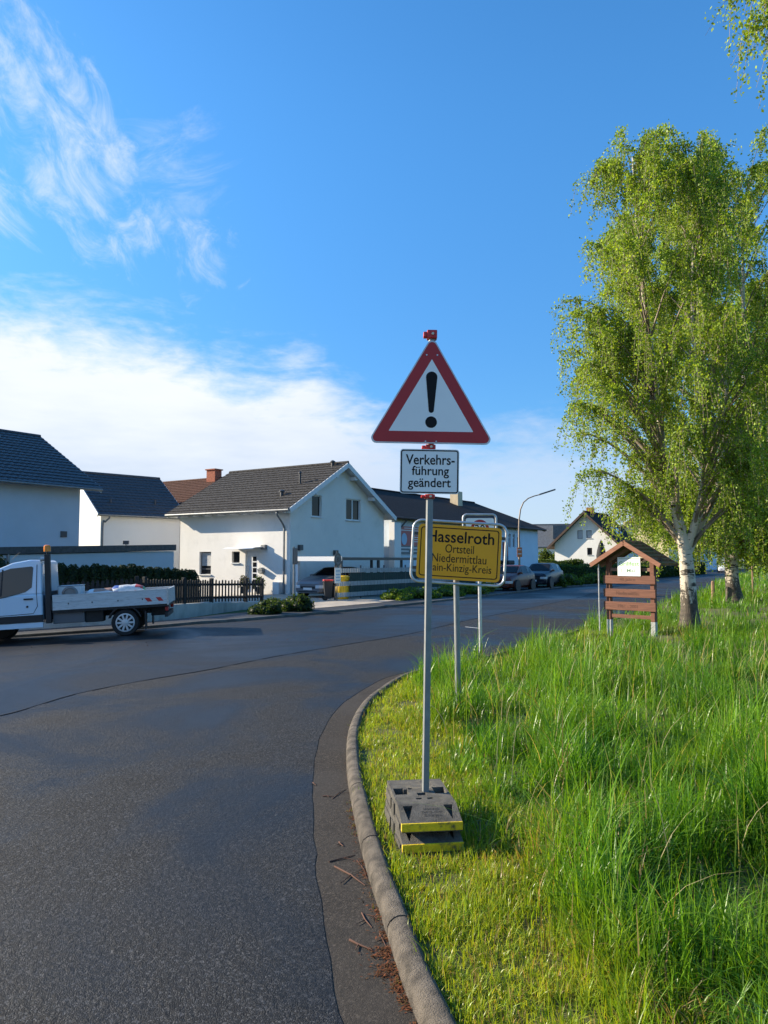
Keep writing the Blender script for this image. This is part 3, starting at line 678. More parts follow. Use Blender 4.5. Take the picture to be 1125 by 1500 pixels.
def shrub(name, loc, rad, n, leaf, c1, c2, label, cat='shrub', group=None, lumps=12, seed=0, mat='leaf', flowers=None, rz=0):
    P, L, rr = blob_points(n, rad, lumps, seed); P[:, 2] = np.maximum(P[:, 2], .01)
    V, F, T = leaf_quads(P, leaf, jitter_tint(n, c1, c2))
    # twiggy heart, so that the shrub is not hollow
    vs, fs, ts = [V], [F], [T]; b = len(V)
    mb = MB()
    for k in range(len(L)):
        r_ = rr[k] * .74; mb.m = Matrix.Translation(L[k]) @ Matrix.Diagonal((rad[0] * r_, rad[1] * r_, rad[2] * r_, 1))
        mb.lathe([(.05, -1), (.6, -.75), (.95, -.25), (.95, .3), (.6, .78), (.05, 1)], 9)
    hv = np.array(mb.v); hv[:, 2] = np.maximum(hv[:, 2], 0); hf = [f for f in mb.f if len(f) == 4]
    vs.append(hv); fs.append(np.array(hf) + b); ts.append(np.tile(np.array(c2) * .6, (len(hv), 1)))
    o = np_mesh(name, np.concatenate(vs), np.concatenate(fs), M[mat], tint=np.concatenate(ts))
    o.location = loc; o.rotation_euler = (0, 0, rz); return tag(o, label, cat, group)

def bez(p0, p1, p2, n):
    return [p0 * (1 - t) ** 2 + p1 * 2 * t * (1 - t) + p2 * t * t for t in [i / n for i in range(n + 1)]]
def birch(loc, stems, radfun, axisfun, z0, z1, n_limbs, strands, leaf, n_leaf, label, seed, c1=(.37, .48, .058), c2=(.15, .26, .032), group=None, side=None, hang=1.0, bark='bark', low=0):
    g = random.Random(seed); root = empty('birch_tree', loc, 0, label, 'tree', group)
    mb = MB(); nodes = []
    for pts, r0, r1 in stems:
        C = catmull3(pts, 6); k = len(C); rs = [lerp(r0, r1, (i / (k - 1)) ** .8) for i in range(k)]
        if pts[0][2] < .1: rs[0] *= 1.45; rs[1] *= 1.22; rs[2] *= 1.1
        mb.tube(C, rs, 10); nodes += [(p, r_) for p, r_ in zip(C, rs)]
    mb.build('trunk', M[bark], root, smooth=180)
    br = MB(); S, E, LN = [], [], []
    for i in range(n_limbs + low):
        z = lerp(z0, z1, g.random() ** .8) if i < n_limbs else g.uniform(z0, z0 + 2.4); an = g.uniform(0, 2 * math.pi)
        if side is not None and i % 3: an = g.gauss(side, .45)
        ax, ay = axisfun(z); rr = radfun(z) * math.sqrt(g.uniform(.12, 1.0))
        end = Vector((ax + rr * math.cos(an), ay + rr * math.sin(an), z))
        want = z - .75 * rr - .2
        st, sr = min([q for q in nodes if q[0].z > 1.9], key=lambda q: (q[0].z - want) ** 2 + .35 * ((q[0].x - end.x) ** 2 + (q[0].y - end.y) ** 2))
        mid = st * .4 + end * .6 + Vector((g.uniform(-.25, .25), g.uniform(-.25, .25), .35 + .25 * rr))
        C = bez(st, mid, end, 8); br.tube(C, [lerp(min(sr * .5, .02 + .016 * rr), .006, t / 8) for t in range(9)], 5, False)
        for k in range(strands):
            t = g.uniform(.3, 1.0) ** .8; q = min(7, int(t * 8)); p = C[q].lerp(C[q + 1], t * 8 - q)
            out = Vector((end.x - ax, end.y - ay, 0)); out = out.normalized() if out.length > .1 else Vector((1, 0, 0))
            drift = out * g.uniform(-.1, .35) + Vector((g.gauss(0, .22), g.gauss(0, .22), 0))
            ln = hang * g.uniform(.3, 1.25) * (.75 + .5 * (1 - (z - z0) / (z1 - z0)))
            e_ = p + drift + Vector((0, 0, -ln)); S.append(p); E.append(e_); LN.append(ln + .35)
            br.tube([p, p + drift * .62 + Vector((0, 0, .05 - .25 * ln)), e_], [.0055, .004, .0025], 3, False)
    br.build('branch', M['twigs'], root, smooth=180)
    S, E, LN = np.array(S), np.array(E), np.array(LN); pr = LN / LN.sum()
    i = RNG.choice(len(S), n_leaf, p=pr); t = RNG.uniform(0, 1, n_leaf)[:, None]
    P = S[i] + (E[i] - S[i]) * np.concatenate([t ** .6, t ** .6, t ** 1.35], 1); P[:, 2] += .12 * np.sin(math.pi * t[:, 0])
    P += RNG.normal(0, .055, P.shape)
    P = P[P[:, 2] > .5]
    sh = RNG.uniform(.8, 1.2, (len(S), 1))[i][:len(P)]
    V, F, T = leaf_quads(P, leaf, jitter_tint(len(P), c1, c2, .3) * sh, .9, .72)
    np_mesh('crown', V, F, M['leaf'], root, T)
    return root
def catmull3(P, n):
    P = [Vector(p) for p in P]; out = []
    for i in range(len(P) - 1):
        p0, p1, p2, p3 = P[max(i - 1, 0)], P[i], P[i + 1], P[min(i + 2, len(P) - 1)]
        for k in range(n):
            t = k / n; out.append(.5 * (2 * p1 + (p2 - p0) * t + (2 * p0 - 5 * p1 + 4 * p2 - p3) * t * t + (3 * p1 - p0 - 3 * p2 + p3) * t ** 3))
    out.append(P[-1]); return out
def tab(z, T):
    for (a, va), (b, vb) in zip(T, T[1:]):
        if z <= b: return lerp(va, vb, max(0, (z - a) / (b - a)))
    return T[-1][1]

bx, by = 7.62, 19.0
birch((bx, by, vz(bx, by) - .05),
      [([(0, 0, 0), (-.03, 0, 1.2), (-.10, 0, 2.1), (-.32, .05, 3.2), (-.55, .1, 4.6), (-.75, 0, 6.6), (-1.0, .1, 9.0), (-1.15, .1, 12.2)], .23, .02),
       ([(-.08, 0, 1.95), (.16, -.1, 2.7), (.36, -.2, 3.8), (.42, -.1, 5.4), (.3, .1, 7.8), (.45, .2, 10.6)], .12, .02),
       ([(-.04, .05, 1.85), (.45, .2, 2.7), (1.0, .4, 3.7), (1.3, .6, 5.6), (1.35, .5, 8.6)], .12, .02)],
      lambda z: tab(z, [(3.4, 2.3), (5, 2.9), (6.6, 3.25), (8, 3.05), (9.6, 2.6), (11, 2.3), (12.2, 1.5), (13, .6)]),
      lambda z: (tab(z, [(3, .1), (6, -.1), (9, -.35), (12.5, -.75)]), .1), 3.0, 12.6, 215, 14, .062, 172000,
      'birch with white forked trunk and drooping leafy crown beside the roofed notice board', 3)
bx, by = 13.6, 29.5
birch((bx, by, vz(bx, by) - .05),
      [([(0, 0, 0), (-.1, 0, 1.5), (.35, 0, 3.0), (.6, 0, 4.6), (.7, .2, 8), (.8, .3, 12), (.9, .3, 16.0)], .30, .03),
       ([(-.05, 0, 1.4), (-.5, .1, 3.4), (-.9, .1, 6), (-1.0, .2, 10), (-.7, .2, 13.5)], .16, .02),
       ([(.3, 0, 2.8), (1.3, .2, 5.2), (2.0, .3, 8.5), (2.3, .3, 12)], .15, .02)],
      lambda z: tab(z, [(2.5, 3.0), (4.5, 3.6), (7, 4.0), (10, 4.2), (13, 4.2), (16, 4.0), (18, 2.6), (19, 1.2)]),
      lambda z: (-.1, .2), 2.7, 18.3, 250, 14, .09, 270000,
      'second birch further along the verge with thick dark foot and leaning white trunk', 5, hang=1.25, low=75)
bx, by = 19.2, 36.0
birch((bx, by, vz(bx, by) - .05),
      [([(0, 0, 0), (.1, 0, 3), (.0, 0, 7), (.2, .2, 12), (.3, .2, 16)], .27, .03), ([(.05, 0, 2.4), (-.9, .1, 5), (-1.4, .1, 9)], .14, .02)],
      lambda z: tab(z, [(2.4, 3.2), (8, 4.2), (13, 3.4), (16, 1.4)]), lambda z: (0, 0), 2.4, 15.6, 140, 12, .12, 115000,
      'third birch in the row, at the right edge of the picture', 8, hang=1.3, low=60)
birch((8.9, 10.0, vz(8.9, 10.0) - .05),
      [([(0, 0, 0), (0, 0, 3), (-.2, 0, 6), (-.5, 0, 9), (-.6, 0, 13)], .24, .03), ([(-.1, 0, 4.5), (-1.4, -.2, 7.2), (-2.9, -.4, 9.7)], .1, .02)],
      lambda z: tab(z, [(8.6, 2.7), (9.4, 3.45), (10.4, 3.6), (12, 3.2), (13, 1.8)]), lambda z: (-.3, -.2), 9.0, 12.9, 110, 14, .058, 90000,
      'birch branch hanging into the upper right corner of the sky', 12, hang=.8, side=math.pi)

def bushy_tree(loc, rad, h, n, leaf, c1, c2, label, seed, group=None):
    root = empty('leafy_tree', loc, 0, label, 'tree', group)
    mb = MB(); mb.tube([(0, 0, -.3), (0, 0, h * .35), (.1, 0, h * .7)], [.09 * rad, .07 * rad, .03 * rad], 8)
    for k in range(6):
        a = k * 1.05 + seed; mb.tube([(0, 0, h * .33), (.3 * rad * math.cos(a), .3 * rad * math.sin(a), h * .55), (.6 * rad * math.cos(a), .6 * rad * math.sin(a), h * .72)], [.04 * rad, .03 * rad, .01 * rad], 6)
    mb.build('trunk', M['twigs'], root, smooth=180)
    P, L, rr = blob_points(n, (rad, rad, h * .72), 20, seed); P[:, 2] += h * .18
    V, F, T = leaf_quads(P, leaf, jitter_tint(n, c1, c2, .3)); np_mesh('crown', V, F, M['leaf'], root, T); return root

GR1, GR2 = (.10, .16, .022), (.05, .095, .018)
for i, (x, y, rad, h, lab) in enumerate([(50, 131, 4.5, 8, 'bushy tree far behind the first birch trunk'), (58, 146, 6, 11, 'broad bushy tree far behind between the birch trunks'), (67, 158, 7, 12, 'broad bushy tree beyond the road end behind the second birch'), (75, 166, 7, 12, 'bushy tree beyond the road end at the far right edge')]):
    bushy_tree((x, y, 0), rad, h, 6500, .34, GR1, GR2, lab, 30 + i, 'trees far beyond the birches')

# ------------------------------------------------------------------ houses
def tile_slope(mb, o, ex, ey, nrm, Lx, Ly, tw=.3, th=.34, amp=.028, cols=4):
    o, ex, ey, nrm = map(Vector, (o, ex, ey, nrm)); nc = max(2, int(Lx / tw * cols)); nr = max(1, round(Ly / th)); th = Ly / nr
    rows = [(0, -.01)] + [q for r_ in range(nr) for q in ((r_ * th, .04), ((r_ + 1) * th, 0.0))]
    vs = [o + ex * (Lx * c / nc) + ey * b + nrm * (l + (amp * (.5 + .5 * math.cos(2 * math.pi * Lx * c / nc / tw)) ** 2 if i else 0)) for i, (b, l) in enumerate(rows) for c in range(nc + 1)]
    fs = [(i * (nc + 1) + c, i * (nc + 1) + c + 1, (i + 1) * (nc + 1) + c + 1, (i + 1) * (nc + 1) + c) for i in range(len(rows) - 1) for c in range(nc)]
    mb.add(vs, fs)

class House:
    def __init__(s, name, label, loc, rz, L, Wd, ez, rz_, oe, ov, wall, roof, cat='house', tw=.3, th=.34, cols=4, front=(), right=(), left=(), trim='white_wood', gutter=True, z0=-.8, fine=True, dep=.14):
        s.root = empty(name, loc, rz, label, cat); s.L, s.W, s.ez, s.rz = L, Wd, ez, rz_
        s.m = mat_of(s.root); mb = MB(); h = Wd / 2; s.slope = (rz_ - ez) / h; s.wallm = wall
        rect = lambda q: [(q[0], q[2]), (q[1], q[2]), (q[1], q[3]), (q[0], q[3])]
        mb.panel([(0, z0), (L, z0), (L, ez), (0, ez)], [rect(q) for q in front], (0, 0, 0), (1, 0, 0), (0, 0, 1), (0, 1, 0), dep)
        mb.panel([(0, z0), (Wd, z0), (Wd, ez), (h, rz_), (0, ez)], [rect(q) for q in right], (L, 0, 0), (0, 1, 0), (0, 0, 1), (-1, 0, 0), dep)
        mb.panel([(0, z0), (Wd, z0), (Wd, ez), (h, rz_), (0, ez)], [rect(q) for q in left], (0, Wd, 0), (0, -1, 0), (0, 0, 1), (1, 0, 0), dep)
        mb.panel([(0, z0), (L, z0), (L, ez), (0, ez)], [], (L, Wd, 0), (-1, 0, 0), (0, 0, 1), (0, -1, 0))
        mb.build('wall', wall, s.root)
        rb = MB(); th_ = .14; cs = 1 / math.sqrt(1 + s.slope ** 2); sn = s.slope * cs; Ls = (h + oe) / cs
        for sgn, y0 in ((1, -oe), (-1, Wd + oe)):
            e = Vector((0, sgn * cs, sn)); n = Vector((0, -sgn * sn, cs)); o = Vector((-ov, y0, ez - oe * s.slope + .02))
            ex = Vector((1, 0, 0))
            if sgn < 0: o = o + Vector((L + 2 * ov, 0, 0)); ex = -ex
            rb.cur = 1
            a = [o, o + ex * (L + 2 * ov), o + ex * (L + 2 * ov) + e * (Ls - .01), o + e * (Ls - .01)]; b = [p + n * th_ for p in a]
            rb.add(a + b, [(3, 2, 1, 0), (4, 5, 6, 7), (0, 1, 5, 4), (1, 2, 6, 5), (2, 3, 7, 6), (3, 0, 4, 7)])
            rb.cur = 0
            if fine: tile_slope(rb, o + n * (th_ + .012) - e * .05, ex, e, n, L + 2 * ov, Ls + .05, tw, th, .03, cols)
            else:
                rb.add([p + n * (th_ + .012) for p in a], [(0, 1, 2, 3)])
        rb.tube([(-ov - .02, h, rz_ + th_ / cs + .05), (L + ov + .02, h, rz_ + th_ / cs + .05)], .10, 8)
        s.roof = rb.build('roof', [roof, M[trim]], s.root, smooth=35)
        for x in (-ov - .03, L + ov + .03):
            for sgn, y0 in ((1, -oe), (-1, Wd + oe)):
                bb = MB(); bb.beam((x, y0, ez - oe * s.slope + .06), (x, h + sgn * -.002, rz_ + .06), .05, .26); bb.build('barge_board', M[trim], s.root)
        if gutter:
            gb = MB(); gz = ez - oe * s.slope + .04
            gb.tube([(-ov, -oe - .07, gz + .05), (L + ov, -oe - .07, gz + .05)], .085, 10)
            gb.build('gutter', M[trim if trim == 'brown_wood' else 'zinc'], s.root, smooth=60)
    def world(s, p): return s.m @ Vector(p)
    def px(s, face, u, v):
        """where a picture point falls on a wall: (along, height)"""
        o, n = {'front': ((0, 0, 0), (0, -1, 0)), 'right': ((s.L, 0, 0), (1, 0, 0)), 'left': ((0, 0, 0), (-1, 0, 0))}[face]
        p = s.m.inverted() @ on_plane(u, v, s.m @ Vector(o), s.m.to_3x3() @ Vector(n))
        return (p.x if face == 'front' else p.y if face == 'right' else s.W - p.y), p.z
    def frame(s, face):
        return {'front': Matrix.Identity(4), 'right': Matrix.Translation((s.L, 0, 0)) @ Matrix.Rotation(R(90), 4, 'Z'), 'left': Matrix.Translation((0, s.W, 0)) @ Matrix.Rotation(R(-90), 4, 'Z')}[face]
    def window(s, face, x0, x1, z0, z1, dep=.1, frame='frame_white', mull=1, trans=(), sill=True, glass='glass', name='window', label=None, blind=0):
        f = MB(); f.m = s.frame(face); t = .055
        y0, y1 = dep - .03, dep + .03
        f.box(x0, x1, y0, y1, z0, z0 + t); f.box(x0, x1, y0, y1, z1 - t, z1); f.box(x0, x0 + t, y0, y1, z0 + t, z1 - t); f.box(x1 - t, x1, y0, y1, z0 + t, z1 - t)
        for k in range(1, mull):
            x = lerp(x0, x1, k / mull); f.box(x - .04, x + .04, y0 - .004, y1, z0 + t, z1 - t)
        for z in trans: f.box(x0 + t, x1 - t, y0 - .004, y1, z - .04, z + .04)
        w = f.build(name, M[frame], s.root)
        if label: w['label'] = label
        p = MB(); p.m = s.frame(face); p.box(x0 + .02, x1 - .02, dep, dep + .012, z0 + .02, z1 - .02); p.build('pane', M[glass], w)
        if blind:
            p = MB(); p.m = s.frame(face); p.box(x0 + t, x1 - t, dep - .012, dep - .002, lerp(z1, z0, blind), z1 - t); p.build('blind', M['blind'], w)
        if sill:
            p = MB(); p.m = s.frame(face); p.box(x0 - .06, x1 + .06, -.09, dep - .03, z0 - .05, z0 - .005); p.build('sill', M['white_wood'], w)
        return w
    def block(s, name, face, u0, u1, v0, v1, proud, mat, bevel=.01):
        x0, z1 = s.px(face, u0, v0); x1, z0 = s.px(face, u1, v1); b = MB(); b.m = s.frame(face); b.box(x0, x1, -proud, .01, z0, z1)
        return b.build(name, M[mat], s.root, bevel=bevel)
    def hole(s, face, u0, u1, v0, v1):
        a, zt = s.px(face, u0, (v0)); b, zb = s.px(face, u1, v1); return (a, b, zb, zt)

class Probe(House):                                       # measures openings before the walls are cut
    def __init__(s, loc, rz, L, Wd):
        s.L, s.W = L, Wd; s.m = Matrix.LocRotScale(Vector(loc), Matrix.Rotation(rz, 3, 'Z').to_quaternion(), None)

GRID = math.atan2(-.55, .836)                             # the street's building line
# --- main house
mloc = (-12.01, 44.65, 0.0); pr = Probe(mloc, GRID, 8.45, 9.0)
w1 = pr.hole('front', 292.3, 308.8, 808.4, 841.5); w2 = pr.hole('front', 339.7, 351, 808, 824.4); dr = pr.hole('front', 359.5, 379, 807.5, 868)
dr = (dr[0], dr[1], .12, dr[3])
g1 = pr.hole('right', 457, 471, 724.5, 757.5); g2 = pr.hole('right', 507, 528, 730, 763)
H1 = House('detached_house', 'white house with weathered grey tiled roof and a canopy over its front door', mloc, GRID, 8.45, 9.0, 4.75, 7.3, .62, .48, M['wall'], M['tile_grey'], front=[w1, w2, dr], right=[g1, g2], dep=.2)
H1.window('front', *w1, dep=.17, frame='frame_dark', trans=(lerp(w1[2], w1[3], .24),), blind=.62); H1.window('front', *w2, dep=.17, frame='frame_dark')
H1.window('right', *g1, dep=.12, blind=.0); H1.window('right', *g2, dep=.12, mull=2)
d = MB(); x0, x1, z0, z1 = dr; d.box(x0, x1, .12, .17, z0, z1); door = d.build('door', M['frame_white'], H1.root, bevel=.01)
xd = lerp(x0, x1, .58)
for v in (818.5, 827, 835.2, 843.6, 852, 859.5):
    zc = pr.px('front', 370.5, v)[1]; p = MB(); p.box(xd - .13, xd + .13, .108, .125, zc - .12, zc + .12); p.build('door_pane', M['glass'], door)
p = MB(); p.tube([(x0 + .14, .06, z0 + .6), (x0 + .14, .06, z0 + 1.5)], .02, 8); p.tube([(x0 + .14, .06, z0 + .7), (x0 + .14, .13, z0 + .7)], .012, 6); p.tube([(x0 + .14, .06, z0 + 1.4), (x0 + .14, .13, z0 + 1.4)], .012, 6); p.build('handle', M['chrome'], door, smooth=60)
c = MB(); zc = dr[3] + .1
c.prism([(.0, .12), (.35, .13), (.75, .10), (1.0, .03), (1.0, .0), (.75, .07), (.35, .10), (0, .09)], (dr[0] - .75, 0, zc), (0, -1, 0), (0, 0, 1), (dr[1] - dr[0] + 1.15, 0, 0))
c.build('canopy', M['white_wood'], H1.root, smooth=30)
H1.block('wall_lamp', 'front', 385, 391, 798, 805, .18, 'zinc'); H1.block('meter_box', 'front', 404.5, 413.5, 852.5, 873, .3, 'wall2', .02)
xm, zm = H1.px('front', 385, 836); c = MB(); c.lathe([(.16, -.24), (.17, -.2), (.17, .0), (.16, .03)], 16, (xm, 0, zm), 'Y'); c.box(xm - .17, xm + .17, -.26, .0, zm + .03, zm + .10); c.build('letter_box', M['steel'], H1.root, smooth=40)
H1.block('wall_light', 'right', 436, 441, 798, 806, .16, 'frame_dark'); H1.block('vent_box', 'right', 488, 493, 806, 813, .14, 'frame_dark')
c = MB(); gz = 4.75 - .62 * H1.slope
c.tube(catmull3([(8.1, -.68, gz), (8.1, -.66, gz - .15), (8.1, -.3, gz - .5), (8.1, -.09, gz - .8), (8.1, -.09, gz - 1.2), (8.1, -.09, .1)], 4), .05, 8); c.build('downpipe', M['zinc'], H1.root, smooth=60)
for sy in (-.3, 1.7, 3.6, 5.4, 7.3, 9.3):                  # purlin ends under the gable overhang
    if sy in (1.7, 3.6, 5.4, 7.3):
        c = MB(); z = 4.75 + H1.slope * min(sy, 9 - sy); c.box(8.45, 8.9, sy - .09, sy + .09, z - .24, z - .02); c.build('purlin', M['white_wood'], H1.root)
for k in range(10):
    x = -.3 + k * .98; c = MB(); c.box(x - .05, x + .05, -.6, 0, 4.75 - .6 * H1.slope - .06, 4.75 - .6 * H1.slope + .04); c.build('rafter', M['white_wood'], H1.root)
def on_roof(hs, xf, yf):                                   # a point on the front slope
    return Vector((xf, yf, hs.ez + hs.slope * yf + .2))
for xf, yf, h_, r_, nm in ((7.35, 2.1, .6, .06, 'vent_pipe'), (7.15, .8, .22, .1, 'vent_cap'), (8.05, 4.2, .22, .1, 'vent_cap')):
    c = MB(); p = on_roof(H1, xf, yf); c.tube([p - Vector((0, 0, .15)), p + Vector((0, 0, h_))], r_, 10); c.lathe([(r_ * 1.6, 0), (r_ * 1.6, .05), (r_ * .5, .12)], 10, p + Vector((0, 0, h_))); c.build(nm, M['tile_dark'], H1.root, smooth=40)

# --- left house
lc = Vector((-16.1, 40, 0)); LX = Vector((.55, .836, 0)).normalized()
LR = math.atan2(.836, .55)
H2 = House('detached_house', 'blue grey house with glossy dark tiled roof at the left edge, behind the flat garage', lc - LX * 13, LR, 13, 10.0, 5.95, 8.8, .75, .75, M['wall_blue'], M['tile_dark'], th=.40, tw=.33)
H2.block('wall_vent', 'front', 88.5, 97.5, 778, 787, .05, 'frame_dark')
c = MB(); p = on_roof(H2, 9.6, 2.1); c.tube([p - Vector((0, 0, .2)), p + Vector((0, 0, .8))], .09, 10); c.lathe([(.15, 0), (.15, .06), (.12, .18), (.03, .3)], 10, p + Vector((0, 0, .78))); c.build('vent_pipe', M['zinc'], H2.root, smooth=40)
# --- house between them
H3 = House('detached_house', 'white house with dark roof standing between the blue grey house and the canopy house', (-17.97, 48, 0), R(45), 5.6, 7.2, 4.93, 7.55, .4, .35, M['wall2'], M['tile_dark'], th=.36)
c = MB(); gz = 4.93 - .4 * H3.slope; c.tube(catmull3([(.35, -.46, gz), (.35, -.44, gz - .1), (.2, -.2, gz - .35), (.12, -.08, gz - .6), (.12, -.08, 0)], 4), .05, 8); c.build('downpipe', M['zinc'], H3.root, smooth=60)
for xf, yf in ((.9, .6), (4.1, .7)):
    c = MB(); p = on_roof(H3, xf, yf); c.tube([p - Vector((0, 0, .1)), p + Vector((0, 0, .3))], .08, 8); c.build('vent_cap', M['tile_dark'], H3.root, smooth=40)
# --- brown roof behind
H4 = House('detached_house', 'house with brown tiled roof and red brick chimney peeping over the roofs at left', (-21.2, 58.2, 0), GRID, 11, 9, 5.4, 7.95, .4, .3, M['wall2'], M['tile_brown'], trim='brown_wood')
c = MB(); c.box(6.5, 7.4, 3.9, 4.6, 7.2, 8.75); ch = c.build('chimney', M['brick'], H4.root); c = MB(); c.box(6.42, 7.48, 3.82, 4.68, 8.754, 8.84); c.build('cap', M['brick'], ch)
# --- long building
b_or = Vector((14.2, 70, 0)); BX = Vector((.56, .83, 0)).normalized(); pr = Probe(b_or - BX * 24.5, math.atan2(.83, .56), 24.5, 13.7)
bw = [pr.hole('front', 745, 748.3, 782, 802), pr.hole('front', 751.2, 754.5, 782, 802), pr.hole('front', 757.6, 759.6, 787, 801), pr.hole('front', 748.8, 751, 821, 827)]
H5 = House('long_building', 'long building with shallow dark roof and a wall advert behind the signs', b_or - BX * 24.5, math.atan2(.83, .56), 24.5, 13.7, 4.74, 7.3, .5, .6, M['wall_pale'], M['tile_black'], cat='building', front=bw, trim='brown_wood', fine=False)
for q in bw: H5.window('front', *q, dep=.12, frame='frame_dark' if q[1] - q[0] < .3 else 'frame_white', trans=(lerp(q[2], q[3], .72),) if q[3] - q[2] > 1 else (), sill=False)
c = MB(); c.box(18.0, 18.85, 4.8, 5.6, 6.0, 8.0); ch = c.build('chimney', M['chimney'], H5.root); c = MB(); c.tube([(18.5, 5.2, 7.99), (18.5, 5.2, 8.2)], .10, 8); c.build('flue', M['zinc'], ch, smooth=60)
c = MB(); c.box(-.3, .5, -.42, -.0, -.5, 4.35); c.build('pilaster', M['wall2'], H5.root)
c = MB(); c.tube([(.95, -.56, 4.5), (.9, -.3, 4.2), (.85, -.08, 3.9), (.85, -.08, 0)], .06, 8); c.build('downpipe', M['zinc'], H5.root, smooth=60)
def wall_sign(hs, face, u0, u1, v0, v1, name, label, cat, mat, proud=.06):
    x0, z1 = hs.px(face, u0, v0); x1, z0 = hs.px(face, u1, v1); fr = hs.frame(face)
    p = hs.m @ (fr @ Vector(((x0 + x1) / 2, -.02, (z0 + z1) / 2)))
    o = empty(name, p, hs.root.rotation_euler.z + {'front': 0, 'right': R(90), 'left': R(-90)}[face], label, cat)
    b = MB(); w, h = abs(x1 - x0), abs(z1 - z0); b.box(-w / 2, w / 2, -proud, 0, -h / 2, h / 2); b.build('panel', M[mat], o); return o, w, h, -proud
ad, aw, ah, ay = wall_sign(H5, 'front', 577, 640, 770, 812, 'advert_board', 'red and grey advert board with white lines on the long building wall', 'advert board', 'ad_red')
def strip(parent, name, mat, x0, x1, z0, z1, y, t=.006):
    b = MB(); b.box(x0, x1, y - t, y - .0005, z0, z1); return b.build(name, M[mat], parent)
strip(ad, 'footer', 'ad_grey', -aw / 2, aw / 2, -ah / 2, -ah * .20, ay)
for k, (z, xa, xb) in enumerate(((.42, -.30, .45), (.34, -.42, .48), (.20, -.08, .4), (.10, -.08, .45), (.02, -.1, .3), (-.06, -.08, .4))): strip(ad, 'text_line', 'ad_white', aw * xa, aw * xb, ah * z, ah * (z + .035), ay, .008)
for z, xa, xb in ((-.30, -.42, .40), (-.42, -.42, -.2), (-.42, -.14, .35)): strip(ad, 'text_line', 'ad_white', aw * xa, aw * xb, ah * z, ah * (z + .045), ay - .006, .008)
b = MB(); b.lathe([(.001, -.02), (.42, -.02), (.42, .0), (.001, .0)], 20, (0, 0, 0), 'Y'); b.v = [(x * .8 - aw * .30, y + ay, z * .95 + ah * .04) for x, y, z in b.v]; b.build('picture', M['ad_blue'], ad)
bn, w_, h_, y_ = wall_sign(H5, 'front', 736, 743.5, 794, 822, 'banner', 'narrow red banner with dark foot on the long building wall beside tall windows', 'banner', 'banner', .04)
strip(bn, 'foot', 'banner_blue', -w_ / 2, w_ / 2, -h_ / 2, -h_ * .24, y_)
# --- white gabled house across the road
wl = Vector((22.5, 100, 0)); WX = Vector((.836, -.55, 0)); WR = math.atan2(.836, .55)
# its ridge runs away from us, so its long side is the one facing right
org = wl + WX * 8.4                                        # right front corner of the gable
pr = Probe(org, WR, 9, 8.4)
hw = [pr.hole('left', 845.6, 853.6, 777, 789), pr.hole('left', 858.8, 866.8, 777, 788.5), pr.hole('left', 860, 867.5, 802.5, 813)]
H6 = House('gabled_house', 'white gabled house with dark roof and brick plinth across the road', org, WR, 9, 8.4, 4.0, 7.9, .75, .8, M['wall'], M['tile_black'], left=hw, trim='brown_wood', fine=False)
H6.window('left', *hw[0], dep=.12, frame='brown_wood', glass='blind'); H6.window('left', *hw[1], dep=.12, frame='brown_wood', glass='blind'); H6.window('left', *hw[2], dep=.12, frame='brown_wood')
c = MB(); c.m = H6.frame('left'); c.box(1.3, 4.7, -.06, .01, -.5, .95); c.build('brick_plinth', M['brick_dark'], H6.root)
c = MB(); c.box(1.6, 2.5, 3.8, 4.6, 7.4, 8.75); c.build('chimney', M['brick'], H6.root)
for xa in (3.9, 5.9):
    c = MB(); y_ = 1.2; p = on_roof(H6, xa, y_); e = Vector((0, 1, H6.slope)).normalized(); c.beam(p, p + e * 1.2, .8, .12, up=(0, -H6.slope, 1)); c.build('roof_window', M['headlight'], H6.root)
um = empty('closed_parasol', W(881, 829, 93), 0, 'closed black parasol standing against the white gabled house', 'parasol')
c = MB(); c.lathe([(.05, .6), (.55, .9), (.62, 1.5), (.5, 2.2), (.3, 2.9), (.05, 3.4)], 12); c.build('canopy', M['umbrella'], um, smooth=60); c = MB(); c.lathe([(.4, -.9), (.4, -.8), (.04, -.75), (.04, 3.5)], 10); c.build('pole', M['umbrella'], um, smooth=40)
um.location.z = .9
# --- further houses
H7 = House('detached_house', 'distant white house with grey slate roof and dormer left of the gabled house', (21.6, 118, 0), R(-12), 9.5, 8, 4.0, 7.3, .3, .2, M['wall2'], M['slate'], fine=False, trim='slate')
c = MB(); c.box(4.6, 9.6, .8, 4.5, 5.2, 7.25); dm = c.build('dormer', M['slate'], H7.root); c = MB(); c.box(6.6, 7.6, .76, .8, 5.6, 6.8); c.build('pane', M['sign_white'], dm)
yl = Vector((36.6, 124, 0)); pr = Probe(yl + WX * 9.5, WR, 10, 9.5)
yw = [pr.hole('left', 913, 918, 764, 774), pr.hole('left', 925, 930, 764, 774)]
H8 = House('gabled_house', 'pale yellow gabled house partly hidden by birch leaves and the notice board', yl + WX * 9.5, WR, 10, 9.5, 4.9, 8.9, .5, .5, M['wall_yellow'], M['tile_brown'], left=yw, trim='brown_wood', fine=False)
for q in yw: H8.window('left', *q, dep=.12, frame='brown_wood')
c = MB(); c.box(2, 3, 4.2, 5.2, 8.4, 10); c.build('chimney', M['brick'], H8.root)
H9 = House('detached_house', 'grey house in shade far behind the birch trunks', (52, 132, 0), R(40), 12, 9, 4.6, 7.8, .5, .4, M['wall_pale'], M['tile_black'], fine=False, trim='brown_wood')

